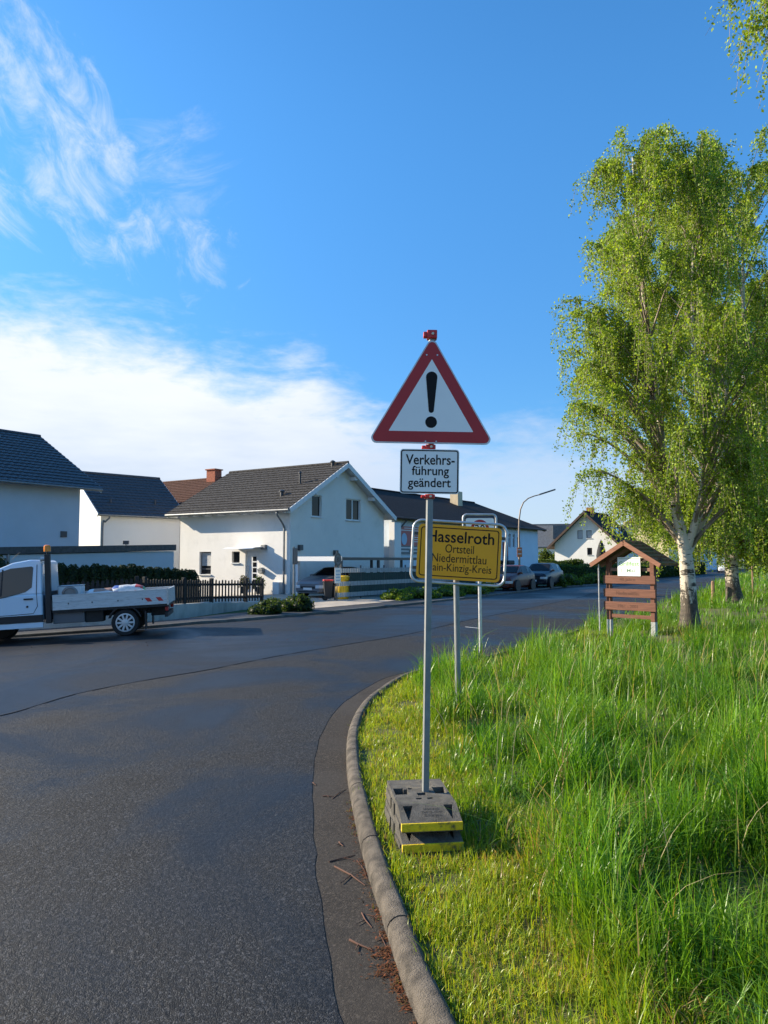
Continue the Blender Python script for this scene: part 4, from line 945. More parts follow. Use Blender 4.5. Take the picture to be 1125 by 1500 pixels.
# --- flat garage
GX = Vector((.55, .836, 0)).normalized(); gr = Vector((-9.62, 35.0, 0)); wd = 14.5
ga = empty('flat_garage', gr, LR, 'long low flat roofed garage with dark fascia behind the hedge', 'garage')
gzt = lambda x: 2.60 + .0275 * x                            # the roof falls gently to the left
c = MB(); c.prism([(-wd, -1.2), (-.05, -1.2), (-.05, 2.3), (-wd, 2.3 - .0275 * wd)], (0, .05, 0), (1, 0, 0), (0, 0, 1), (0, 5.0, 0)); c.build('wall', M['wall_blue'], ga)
c = MB(); c.prism([(-wd - .05, gzt(-wd) - .27), (.0, gzt(0) - .27), (.0, gzt(0)), (-wd - .05, gzt(-wd))], (0, -.05, 0), (1, 0, 0), (0, 0, 1), (0, 5.2, 0)); c.build('fascia', M['tile_dark'], ga)
c = MB(); c.tube([(-8.0, .0, 2.1), (-8.0, .0, -.8)], .05, 8); c.build('downpipe', M['zinc'], ga, smooth=60)
fl = empty('floodlight', gr + GX * -2.55 + Vector((-.836, .55, 0)) * .25, 0, 'small black floodlight on the garage roof', 'lamp'); fl.location.z = gzt(-2.55)
c = MB(); c.beam((-.12, 0, .12), (.12, 0, .12), .1, .16); c.build('lamp_head', M['frame_dark'], fl); c = MB(); c.tube([(0, 0, -.02), (0, 0, .1)], .02, 6); c.build('bracket', M['frame_dark'], fl)

# ------------------------------------------------------------------ hedge of clipped conifers
def conifer(loc, r_, h, seed, label, group):
    n = 1500; g = np.random.default_rng(seed); t = g.uniform(0, 1, n); a = g.uniform(0, 2 * math.pi, n); z = h * t
    rr = r_ * (1 - np.clip((t - .72) / .28, 0, 1) ** 2.2 * .75) * (.86 + .2 * g.uniform(0, 1, n)) * (1 + .08 * np.sin(a * 3 + t * 9 + seed))
    P = np.stack([rr * np.cos(a), rr * np.sin(a), z], 1); V, F, T = leaf_quads(P, .11, jitter_tint(n, (.030, .050, .016), (.014, .030, .010), .3), -.6, .4)
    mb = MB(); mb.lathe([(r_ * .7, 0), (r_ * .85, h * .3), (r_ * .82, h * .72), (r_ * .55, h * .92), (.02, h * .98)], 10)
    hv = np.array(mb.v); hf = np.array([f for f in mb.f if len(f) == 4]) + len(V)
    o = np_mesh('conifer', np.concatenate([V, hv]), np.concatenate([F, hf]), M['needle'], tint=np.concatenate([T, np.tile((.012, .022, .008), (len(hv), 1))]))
    o.location = loc; return tag(o, label, 'conifer', group)
us = [74, 90, 107, 124, 140, 153, 167, 180, 193, 206, 219, 231, 244, 257, 270, 281]
tops = [829, 825, 827, 828, 826, 828, 829, 828, 826, 829, 831, 831, 832, 833, 834, 835]
for i, (u, v) in enumerate(zip(us, tops)):
    p = W(u, v, 27.2 + .008 * (u - 74)); z0 = ground_z(p.x)
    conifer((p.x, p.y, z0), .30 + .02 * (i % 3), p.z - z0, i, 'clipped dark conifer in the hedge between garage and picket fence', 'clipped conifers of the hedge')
p = W(2, 812, 25.5); conifer((p.x - .2, p.y, ground_z(p.x)), .55, p.z - ground_z(p.x), 40, 'dark conifer above the truck cab at the left edge', None)

# ------------------------------------------------------------------ picket fence
def pickets(P0, P1, h0, h1, n, w, name, label, plinth=None, posts=()):
    P0, P1 = Vector((*P0, 0)), Vector((*P1, 0)); dv = P1 - P0; L = dv.length; rz = math.atan2(dv.y, dv.x); z0 = ground_z(P0.x) + .09
    root = empty(name, (P0.x, P0.y, z0), rz, label, 'fence'); dz = ground_z(P1.x) + .09 - z0
    b = MB(); ph0, ph1 = plinth if plinth else (.12, .12)
    for k in range(n):
        x = L * (k + .5) / n; zz = dz * x / L; lo = lerp(ph0, ph1, x / L) + .03 + zz; hi = lerp(h0, h1, x / L) + zz + .02 * math.sin(k * 2.3)
        b.prism([(-w / 2, lo), (w / 2, lo), (w / 2, hi - .04), (w * .25, hi), (-w * .25, hi), (-w / 2, hi - .04)], (x, -.03, 0), (1, 0, 0), (0, 0, 1), (0, .022, 0))
    for f in (.22, .80): b.beam((0, .02, lerp(ph0, h0, f)), (L, .02, lerp(ph1, h1, f) + dz), .04, .08)
    b.build('pickets', M['picket'], root)
    for x in posts:
        b = MB(); t = x / L; b.box(x - .06, x + .06, -.05, .07, 0 if not plinth else lerp(ph0, ph1, t) * .6, lerp(h0, h1, t) + dz * t + .07); b.build('post', M['picket'], root, bevel=.01)
    if plinth:
        b = MB(); b.prism([(0, -.3), (L, -.3 + dz), (L, ph1 + dz), (0, ph0)], (0, -.08, 0), (1, 0, 0), (0, 0, 1), (0, .2, 0)); b.build('plinth', M['concrete2'], root, bevel=.01)
    return root
f1, f2, f3 = G(209, 907), G(308, 897), G(383, 889.5)
pickets((f1.x - 6.2, f1.y - 1.6), (f1.x, f1.y), 1.35, 1.35, 44, .09, 'picket_fence', 'dark picket fence on a concrete plinth behind the flatbed truck', (.42, .42), (.1, 3.0, 6.2))
pickets((f1.x, f1.y), (f2.x, f2.y), 1.32, 1.12, 26, .085, 'picket_fence', 'dark close set picket fence on concrete plinth right of the truck tail', (.45, .32), (.07, 2.0))
pickets((f2.x, f2.y), (f3.x, f3.y), 1.12, 1.0, 17, .07, 'picket_fence', 'dark open picket fence in front of the white house door', (.30, .14), (.06, 2.2, 3.3))

# plants by the door
for u, v, c1, c2, lab in ((358, 866, (.30, .26, .10), (.22, .16, .06), 'pot with straw coloured plant left of the house door'), (380, 868, (.20, .26, .04), (.12, .17, .03), 'dark pot with light green plant right of the house door')):
    p = on_plane(u, v, H1.world((0, -.7, 0)), H1.m.to_3x3() @ Vector((0, -1, 0)))
    o = empty('potted_plant', (p.x, p.y, .095), 0, lab, 'potted plant'); c = MB(); c.lathe([(.16, 0), (.22, .35), (.24, .38), (.2, .38), (.18, .34)], 14); c.build('pot', M['pot'], o, smooth=40)
    P, _, _ = blob_points(700, (.42, .42, .6), 9, 4); P[:, 2] += .4; V, F, T = leaf_quads(P, .09, jitter_tint(700, c1, c2)); np_mesh('foliage', V, F, M['leaf'], o, T)

# ------------------------------------------------------------------ carport, bins, striped fence, posts by the drive
cp = empty('carport', (-2.0, 36.0, 0), LR, 'low flat roofed carport with white front edge beside the white house', 'carport')
c = MB(); c.box(0, 10, 0.0, 2.9, 1.88, 2.02); c.build('roof', M['frame_dark'], cp)
c = MB(); c.box(-.05, -.002, -.02, 2.95, 1.84, 2.06); c.build('fascia', M['frame_white'], cp)
for x, y in ((.1, .12), (3.3, .12), (6.6, .12), (9.8, .12), (3.3, 2.8), (6.6, 2.8), (9.8, 2.8)):
    c = MB(); c.box(x - .06, x + .06, y - .06, y + .06, 0, 1.878); c.build('post', M['frame_dark'], cp)
c = MB(); c.box(.04, .18, 2.72, 2.86, 0, 1.878); c.build('post', M['frame_white'], cp)
fa = empty('striped_fence', (-2.2, 34.2, .09), LR, 'mesh fence with pale woven strips and dark green screen along the drive', 'fence')
for k in range(8):
    c = MB(); c.box(k * 2 - .025, k * 2 + .025, -.025, .025, 0, 1.55); c.build('post', M['frame_dark'], fa)
for z in (.12, .62, 1.22):
    c = MB()
    for k in range(100):
        c.box(k * .14 + .01, k * .14 + .125, -.045 + .006 * (k % 2), -.03 + .006 * (k % 2), z, z + .20)
    c.build('strip', M['strip'], fa)
c = MB(); c.box(1.1, 14, -.022, -.012, .08, 1.2); c.build('screen', M['screen'], fa)
c = MB()
for k in range(71): c.tube([(k * .2, -.026, .05), (k * .2, -.026, 1.5)], .004, 4)
c.build('wire', M['frame_dark'], fa)
bn = empty('wheeled_bin', (-2.50, 34.0, .09), LR + R(45), 'black wheeled bin with red lid at the start of the striped fence', 'bin')
c = MB(); c.add([(-.15, -.14, .08), (.15, -.14, .08), (.15, .14, .08), (-.15, .14, .08), (-.21, -.2, .86), (.21, -.2, .86), (.21, .2, .86), (-.21, .2, .86)], [(3, 2, 1, 0), (4, 5, 6, 7), (0, 1, 5, 4), (1, 2, 6, 5), (2, 3, 7, 6), (3, 0, 4, 7)]); c.build('body', M['bin_black'], bn, bevel=.03)
c = MB(); c.box(-.23, .23, -.22, .22, .865, .93); c.build('lid', M['bin_red'], bn, bevel=.025)
for s_ in (-.17, .17):
    c = MB(); c.lathe([(.1, -.03), (.1, .03)], 12, (s_, .14, .1), 'X'); c.build('wheel', M['tyre'], bn, smooth=40)
c = MB(); c.tube([(-.18, .235, .84), (.18, .235, .84)], .016, 6); c.build('handle', M['bin_black'], bn)
yb = empty('yellow_bin', (-1.95, 35.3, .09), LR, 'bright yellow bin with yellow lid behind the striped fence', 'bin')
c = MB(); c.lathe([(.30, 0), (.34, .1), (.36, .62), (.33, .66)], 18); c.build('body', M['bin_yellow'], yb, smooth=40); c = MB(); c.lathe([(.30, .66), (.31, .86), (.36, .87), (.36, 1.02), (.28, 1.08)], 18); c.build('lid', M['bin_yellow'], yb, smooth=40)
# roadside posts seen from the side
def post_sign(name, loc, rz, label): return empty(name, loc, rz, label, 'sign')
s2 = post_sign('round_sign', (-2.08, 33.6, .09), R(62), 'round sign painted dark for shade over a pale text plate in front of the bins')
c = MB(); c.tube([(0, 0, 0), (0, 0, 2.2)], .03, 8); c.build('pole', M['frame_dark'], s2, smooth=60)
c = MB(); c.lathe([(.30, -.05), (.30, -.035)], 28, (0, 0, 1.82), 'Y'); dsc = c.build('disc', M['frame_dark'], s2, smooth=40); c = MB(); c.lathe([(.215, -.056), (.215, -.0505)], 28, (0, 0, 1.82), 'Y'); c.build('face', M['ad_grey'], dsc); text('30', M['sign_black'], dsc, 'lettering', h=.2, at=(0, 1.82), y=-.059)  # rim and face coloured dark grey to stand for the shade on them
c = MB(); c.box(-.24, .24, -.05, -.035, .78, 1.46); pl = c.build('text_plate', M['sign_white'], s2, bevel=.004)
for z in (1.32, 1.16, 1.04, .9): strip(pl, 'text_line', 'ad_blue', -.17, .17, z - .025, z + .025, -.05, .004)
s1 = post_sign('side_sign', (-3.75, 31.6, .09), R(80), 'dark panel on a post seen edge on beside the low shrub')
c = MB(); c.tube([(0, 0, 0), (0, 0, 2.35)], .035, 8); c.build('pole', M['steel'], s1, smooth=60); c = MB(); c.box(-.32, .32, -.07, -.035, 1.62, 2.3); c.build('panel', M['frame_dark'], s1, bevel=.01)

# ground cover by the drive
for i, (x, y, rx, ry, rz_, lab) in enumerate([(-3.95, 25.9, .70, .85, .48, 'dark low shrub at the left end of the kerbside bed'), (-3.05, 27.3, .80, .95, .72, 'largest dark low shrub around the side sign post'), (-4.1, 28.0, .8, .8, .50, 'small dark shrub in front of the open picket fence')]):
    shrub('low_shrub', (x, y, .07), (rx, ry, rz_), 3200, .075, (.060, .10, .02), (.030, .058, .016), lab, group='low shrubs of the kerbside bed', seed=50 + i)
for i, (x, y, rx, ry, rz_, lab) in enumerate([(.5, 35.0, 1.0, 1.3, .5, 'leftmost bright green ground cover below the striped fence'), (1.7, 36.7, 1.1, 1.4, .62, 'bright green ground cover behind the warning sign pole'), (3.1, 38.8, 1.2, 1.5, .6, 'bright green ground cover left of the town sign post'), (4.4, 41.0, 1.3, 1.5, .6, 'bright green ground cover right of the town sign post'), (5.6, 43.4, 1.2, 1.5, .6, 'bright green ground cover beside the red car')]):
    shrub('ground_cover', (x, y, .07), (rx, ry, rz_), 2600, .11, (.22, .31, .04), (.09, .16, .025), lab, group='ground cover below the striped fence', seed=60 + i)

# hedges across the road
def hedge(name, P0, P1, h, dpt, label, c1, c2, dens=170, leaf=.16):
    P0, P1 = Vector((*P0, 0)), Vector((*P1, 0)); dv = P1 - P0; L = dv.length; n = int((L * h * 2 + L * dpt) * dens); g = np.random.default_rng(int(L * 100))
    f = g.integers(0, 4, n); a, b = g.uniform(0, L, n), g.uniform(0, 1, n); x = np.where(f == 3, g.choice([0.0, L], n), a); y = np.where(f == 0, -dpt / 2, np.where(f == 1, dpt / 2, (g.uniform(0, 1, n) - .5) * dpt)); z = np.where((f == 2), h, b * h)
    P = np.stack([x, y, z], 1) + g.normal(0, .07, (n, 3)); P[:, 2] += .10 * np.sin(x * 1.7) * (P[:, 2] / h); V, F, T = leaf_quads(P, leaf, jitter_tint(n, c1, c2, .3))
    mb = MB(); mb.box(.05, L - .05, -dpt / 2 + .07, dpt / 2 - .07, 0, h - .08); hv = np.array(mb.v); hf = np.array(mb.f) + len(V)
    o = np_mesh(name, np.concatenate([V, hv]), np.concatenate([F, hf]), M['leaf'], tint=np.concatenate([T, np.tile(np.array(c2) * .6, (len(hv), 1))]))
    o.location = (P0.x, P0.y, 0); o.rotation_euler = (0, 0, math.atan2(dv.y, dv.x)); return tag(o, label, 'hedge')
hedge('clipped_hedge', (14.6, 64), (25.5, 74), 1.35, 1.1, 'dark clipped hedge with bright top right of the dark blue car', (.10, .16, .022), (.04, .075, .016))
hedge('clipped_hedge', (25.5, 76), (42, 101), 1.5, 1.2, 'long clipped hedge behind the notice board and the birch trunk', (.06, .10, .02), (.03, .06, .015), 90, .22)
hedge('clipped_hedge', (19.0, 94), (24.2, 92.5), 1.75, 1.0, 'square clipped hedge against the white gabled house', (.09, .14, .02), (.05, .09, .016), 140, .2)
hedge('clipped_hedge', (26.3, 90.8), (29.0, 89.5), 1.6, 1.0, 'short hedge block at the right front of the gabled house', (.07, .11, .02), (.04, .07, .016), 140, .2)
sp = [(818, 862), (832, 861), (846, 860), (860, 858.5), (873, 857.5), (884, 856.5)]
for i, (u, v) in enumerate(sp):
    p = G(u, v - 1); shrub('round_shrub', (p.x, p.y + .6, .05), (.85, .8, .85), 1500, .13, (.16, .23, .03), (.07, .125, .02), 'rounded light green shrub in the row before the clipped hedge across the road', group='rounded shrubs before the hedge', seed=80 + i)
shrub('bushy_shrub', (22.2, 104, 0), (3.2, 2.2, 3.6), 5200, .26, (.15, .21, .03), (.07, .115, .02), 'tall bright green bush between long building and gabled house', seed=95)
shrub('bushy_shrub', (24.0, 111, 0), (2.0, 1.6, 2.6), 2500, .26, (.12, .17, .03), (.06, .1, .02), 'bush below the dormer house', seed=96)

# ------------------------------------------------------------------ street lamp
lp = W(761, 840, 50); la = empty('street_lamp', (lp.x, lp.y, .08), 0, 'tall curved street lamp standing behind the parked cars', 'street lamp')
S = 50 / FPX; X = lambda u: (u - 761) * S; Zl = lambda v: W(761, v, 50).z - .08
c = MB(); c.tube([(0, 0, 0), (0, 0, 1.2), (.0, 0, Zl(775))] + [(X(u), 0, Zl(v)) for u, v in ((761.5, 760), (763.5, 746), (768, 736), (775, 730), (784, 726.5), (792, 724.5))], [.085, .075, .06, .05, .045, .042, .04, .038, .035], 10); c.build('pole', M['rust_pole'], la, smooth=60)
c = MB(); c.beam((X(791), 0, Zl(724.6)), (X(815), 0, Zl(717)), .24, .10); c.build('lamp_head', M['zinc'], la, bevel=.03)
ls = empty('small_sign', (lp.x, lp.y - .09, .08), 0, 'small orange and white sign strapped to the street lamp pole', 'sign')
c = MB(); c.box(-.16, .16, -.03, 0, Zl(816), Zl(802)); pn = c.build('panel', M['orange_sign'], ls); strip(pn, 'text_line', 'ad_white', -.12, .12, Zl(806), Zl(804.5), -.03); strip(pn, 'text_line', 'ad_white', -.12, .12, Zl(812), Zl(810.5), -.03)

# ------------------------------------------------------------------ cars
def wheel(parent, x, y, r_, w, sgn, cap='wheel_cap', spokes=7):
    c = MB(); c.lathe([(r_ * .62, -w / 2), (r_ * .93, -w / 2), (r_, -w * .36), (r_, w * .36), (r_ * .93, w / 2), (r_ * .62, w / 2)], 28, (0, 0, 0), 'Y'); t = MB(); t.v, t.f, t.mi = [(p[0] + x, p[1] + y, p[2] + r_) for p in c.v], c.f, c.mi
    wh = t.build('wheel', M['tyre'], parent, smooth=40); yo = y + sgn * w * .5
    c = MB(); c.lathe([(r_ * .69, -.012), (r_ * .69, .006 * sgn), (r_ * .60, .010 * sgn), (r_ * .56, -.02 * sgn)], 30, (x, yo, r_), 'Y', capped=False)
    for k in range(spokes):
        a = 2 * math.pi * k / spokes; p0 = Vector((x + math.cos(a) * r_ * .10, yo + sgn * .002, r_ + math.sin(a) * r_ * .10)); p1 = Vector((x + math.cos(a) * r_ * .6, yo + sgn * .002, r_ + math.sin(a) * r_ * .6)); c.beam(p0, p1, .02, r_ * .2 * 7 / max(7, spokes), up=(-math.sin(a), 0, math.cos(a)))
    c.lathe([(r_ * .24, -.02), (r_ * .24, .018 * sgn), (r_ * .18, .022 * sgn)], 16, (x, yo, r_), 'Y')
    c.cur = 1; c.lathe([(r_ * .67, -.002), (r_ * .67, .002)], 24, (x, yo - sgn * .025, r_), 'Y')
    c.build('rim', [M[cap], M['black_plastic']], wh, smooth=40)
    return wh

def car(name, loc, rz, label, ST, paint, wr, axles, width, group=None, lights=True, zd=1.0, box=False):
    """ST: stations front to back (x, half width, z sill, z belt, z roof, half roof width)"""
    root = empty(name, loc, rz, label, 'car', group); mb = MB(); K = 12; ring = []
    def pt(st, k):
        x, w, z0, zb, zr, wr_ = st; zm = lerp(z0, zb, .5)
        H = [(w * .82, z0), (w * .97, lerp(z0, zb, .16)), (w, zm), (w * .985, lerp(z0, zb, .86)), (w * .94, zb), (wr_, lerp(zb, zr, .93)), (wr_ * .8, zr)]
        return H[k] if k < 7 else (-H[13 - k][0], H[13 - k][1])
    K = 14; vs = [(st[0], *pt(st, k)) for st in ST for k in range(K)]
    fs = [(i * K + k, i * K + (k + 1) % K, (i + 1) * K + (k + 1) % K, (i + 1) * K + k) for i in range(len(ST) - 1) for k in range(K)]
    fs += [tuple(range(K)), tuple((len(ST) - 1) * K + k for k in range(K))[::-1]]
    mb.add(vs, fs); bd = mb.build('body', M[paint], root, smooth=38)
    def patch(nm, quad, mat, out=.008, inset=.1, parent=root):
        q = [Vector(p) for p in quad]; c = sum(q, Vector()) / len(q); q = [p.lerp(c, inset) for p in q]; n = (q[1] - q[0]).cross(q[2] - q[1]).normalized()
        m_ = Vector((0, 0, .9))
        if n.dot(c - m_) < 0: n = -n
        b = MB(); a = [p + n * out for p in q]; z = [p - n * .01 for p in q]; k = len(q); b.add(a + z, [tuple(range(k))] + [(i, (i + 1) % k, (i + 1) % k + k, i + k) for i in range(k)]); return b.build(nm, M[mat], parent)
    gi = [i for i, s_ in enumerate(ST) if s_[4] - s_[3] > .3]; i0, i1 = gi[0], gi[-1]
    P = lambda i, k: (ST[i][0], *pt(ST[i], k))
    for sg in (0, 1):
        k4, k5 = (4, 5) if sg == 0 else (9, 8)
        for i in range(i0, i1): patch('side_window', [P(i, k4), P(i + 1, k4), P(i + 1, k5), P(i, k5)], 'glass', .008, .09)
        patch('side_window', [P(i0 - 1, k4), P(i0, k4), P(i0, k5)], 'glass', .01, .22)
        y = P(i0, k4)[1] * 1.08; m_ = MB(); xx, zz = lerp(ST[i0 - 1][0], ST[i0][0], .35), ST[i0][3] + .07; m_.box(xx - .1, xx + .05, y - .09 * (1 if y > 0 else -1) * 0 - .09, y + .09, zz - .06, zz + .08); m_.build('wing_mirror', M[paint], root, bevel=.03)
    def screen(nm, ia, ib, k0=5, k1=8, lo=.08, hi=.93):
        b = MB(); A = [Vector(P(ia, k)) for k in range(k0, k1 + 1)]; B = [Vector(P(ib, k)) for k in range(k0, k1 + 1)]
        n = (B[1] - A[1]).cross(A[2] - A[1]).normalized(); n = n if n.z > 0 else -n
        rows = [[a.lerp(b_, t) + n * o_ for a, b_ in zip(A, B)] for t, o_ in ((lo, .014), (hi, .014), (hi, -.02), (lo, -.02))]
        for r_ in rows:
            m_ = (r_[0] + r_[-1]) / 2
            for q in range(len(r_)): r_[q] = m_.lerp(r_[q], .95)
        k = len(A); b.add(sum(rows, []), [(r_ * k + q, r_ * k + q + 1, ((r_ + 1) % 4) * k + q + 1, ((r_ + 1) % 4) * k + q) for r_ in range(4) for q in range(k - 1)]); return b.build(nm, M['glass'], root)
    screen('windscreen', i0 - 1, i0); screen('rear_window', i1 + 1, i1)
    f = ST[0]; xf = f[0]
    c = MB(); c.box(xf - .05, xf + .012, -f[1] * .62, f[1] * .62, lerp(f[2], f[3], .52), lerp(f[2], f[3], .86)); c.build('grille', M['black_plastic'], root, bevel=.02)
    c = MB(); c.box(xf - .05, xf + .010, -f[1] * .8, f[1] * .8, f[2] + .02, lerp(f[2], f[3], .25)); c.build('lower_grille', M['black_plastic'], root, bevel=.02)
    c = MB(); c.box(xf, xf + .022, -.26, .26, lerp(f[2], f[3], .36), lerp(f[2], f[3], .36) + .11); c.build('number_plate', M['plate'], root)
    s1_ = ST[1]
    for sg in (-1, 1):
        c = MB(); y0, y1 = f[1] * .66, s1_[1] * 1.0; zt = lerp(f[2], f[3], .95); c.prism([(xf + .02, y0), (xf + .015, lerp(y0, y1, .6)), (s1_[0] + .02, y1 + .012), (s1_[0] - .22, y1 + .016), (s1_[0] - .1, y0)], (0, 0, zt - .13 * zd), (1, 0, 0), (0, sg, 0), (0, 0, .15 * zd)); c.build('headlight', M['headlight'], root, bevel=.015)
        l_ = ST[-1]; c = MB(); c.box(l_[0] - .012, l_[0] + .1, sg * l_[1] * .95 - .12, sg * l_[1] * .95 + .06, lerp(l_[2], l_[3], .72), lerp(l_[2], l_[3], .98)); c.build('tail_light', M['tail'], root, bevel=.02)
    for x in axles:
        for sg in (-1, 1):
            c = MB(); c.lathe([(wr * 1.17, -.1), (wr * 1.17, .014)], 26, (x, sg * (width - .0), wr + .02), 'Y') if sg < 0 else c.lathe([(wr * 1.17, -.014), (wr * 1.17, .1)], 26, (x, sg * width - 0.0 - .0, wr + .02), 'Y')
            c.v = [(p[0], p[1] + (0 if sg < 0 else .0), p[2]) for p in c.v]
            c.build('wheel_arch', M['black_plastic'], root, smooth=40)
            wheel(root, x, sg * (width - .075), wr, .2, sg)
    # door seams
    if box:
        c = MB(); c.box(-1.5, .4, -.42, .42, ST[len(ST) // 2][4] + .05, ST[len(ST) // 2][4] + .38); c.build('roof_box', M['black_plastic'], root, bevel=.1, seg=3)
    for sg in (-1, 1):
        c = MB(); hz = ST[i0][3] - .13
        for xx in (ST[i0][0] - .75, ST[i0][0] - 1.65): c.box(xx - .1, xx + .1, sg * width * .985 - .012, sg * width * .985 + .012, hz - .015, hz + .015)
        c.build('door_handle', M['chrome' if paint != 'car_white' else paint], root)
    return root
HATCH = [(2.13, .72, .24, .60, .66, .62), (2.02, .84, .2, .70, .77, .7), (1.55, .89, .2, .82, .92, .74), (.98, .9, .2, .93, 1.01, .76), (.15, .905, .2, .96, 1.43, .62), (-.8, .905, .2, .98, 1.46, .60), (-1.55, .89, .22, 1.0, 1.38, .58), (-2.0, .86, .26, 1.0, 1.06, .66), (-2.13, .78, .34, .8, .86, .62)]
SUV = [(2.25, .76, .30, .78, .86, .66), (2.13, .88, .26, .90, 1.0, .74), (1.6, .93, .25, 1.0, 1.10, .80), (1.05, .94, .25, 1.06, 1.15, .82), (.3, .945, .25, 1.10, 1.62, .66), (-.8, .945, .25, 1.12, 1.66, .65), (-1.7, .93, .27, 1.14, 1.58, .62), (-2.1, .90, .32, 1.12, 1.2, .7), (-2.25, .84, .4, .85, .95, .66)]
ndir = math.atan2(-.836, -.55)
def park(nose, dirang, half): return (nose[0] - math.cos(dirang) * half, nose[1] - math.sin(dirang) * half, .09)
car('parked_car', park((-3.65, 36.4), ndir, 2.13), ndir, 'grey hatchback parked nose out under the carport', HATCH, 'car_grey', .32, (1.32, -1.3), .9)
sdir = math.atan2(-.85, -.53)
sm = [(x * .93, w * .97, z0 * 1.1, zb * 1.06, zr * 1.07, wr_) for x, w, z0, zb, zr, wr_ in HATCH]
car('parked_car', (7.75, 46.4, .02), sdir, 'dark red compact car parked nearest beside the town sign', sm, 'car_red', .32, (1.22, -1.22), .875)
car('parked_car', (10.75, 51.6, .02), sdir + R(4), 'dark blue SUV parked behind the red car, facing us', SUV, 'car_blue', .36, (1.38, -1.36), .94)
car('parked_car', (9.3, 57.2, .05), sdir + R(75), 'dark car with black roof box standing behind the parked pair', HATCH, 'car_dark', .32, (1.32, -1.3), .9, box=True)
car('parked_car', (50.5, 112, .05), R(238), 'white car far down the road behind the birch trunks', HATCH, 'car_white', .32, (1.32, -1.3), .9)

# ------------------------------------------------------------------ flatbed truck
tk = empty('flatbed_truck', (-6.83, 20.6, -.058), 0, 'white flatbed truck with aluminium drop sides and orange beacon parked at the road edge', 'truck', rot=(0, R(3.0), R(191)))
def tb(name, x0, x1, y0, y1, z0, z1, mat, parent=tk, bevel=.0):
    c = MB(); c.box(x0, x1, y0, y1, z0, z1); return c.build(name, M[mat], parent, bevel=bevel)
# cab shell lofted across its width: lower block and tapering greenhouse
CX = 1.98
low = [(CX, .48), (CX + 2.40, .48), (CX + 2.46, .75), (CX + 2.40, 1.05), (CX + 2.1, 1.20), (CX + 1.55, 1.30), (CX + .9, 1.22), (CX, 1.22)]
c = MB(); c.prism(low, (0, -.96, 0), (1, 0, 0), (0, 0, 1), (0, 1.92, 0)); cab = c.build('cab', M['truck_white'], tk, bevel=.06, seg=3)
up0 = [(CX, 1.20), (CX + .9, 1.20), (CX + 1.60, 1.27)]; prof = [(CX, 1.19), (CX + 1.72, 1.19), (CX + 1.62, 1.33), (CX + 1.02, 1.90), (CX + .72, 2.02), (CX + .3, 2.08), (CX + .06, 2.06), (CX, 1.99)]
hw_ = lambda z: lerp(.955, .82, max(0, (z - 1.2) / .94)); n = len(prof)
c = MB(); c.add([(x, hw_(z), z) for x, z in prof] + [(x, -hw_(z), z) for x, z in prof], [tuple(range(n)), tuple(range(2 * n - 1, n - 1, -1))] + [(i, i + n, (i + 1) % n + n, (i + 1) % n) for i in range(n)]); c.build('cab_top', M['truck_white'], tk, bevel=.05, seg=3)
def side_poly(name, pts, mat, parent, out=.008, sides=(1,), tk_=.01):
    o = None
    for sg in sides:
        c = MB(); a = [(x, sg * (hw_(z) + out if z > 1.2 else .955 + out), z) for x, z in pts]; b_ = [(x, sg * (hw_(z) + out - tk_ - .02 if z > 1.2 else .955), z) for x, z in pts]; k = len(pts)
        c.add(a + b_, [tuple(range(k))] + [(i, (i + 1) % k, (i + 1) % k + k, i + k) for i in range(k)]); o = c.build(name, M[mat], parent)
    return o
wpts = [(CX + .20, 1.34), (CX + .20, 1.22), (CX + .55, 1.205), (CX + 1.15, 1.21), (CX + 1.52, 1.28), (CX + 1.45, 1.42), (CX + .98, 1.86), (CX + .75, 1.90), (CX + .24, 1.92), (CX + .19, 1.86)]
wpts = [(CX + .25, 1.38), (CX + .40, 1.27), (CX + .85, 1.16), (CX + 1.48, 1.06), (CX + 1.50, 1.38), (CX + 1.0, 1.80), (CX + .75, 1.88), (CX + .26, 1.91), (CX + .22, 1.88)]
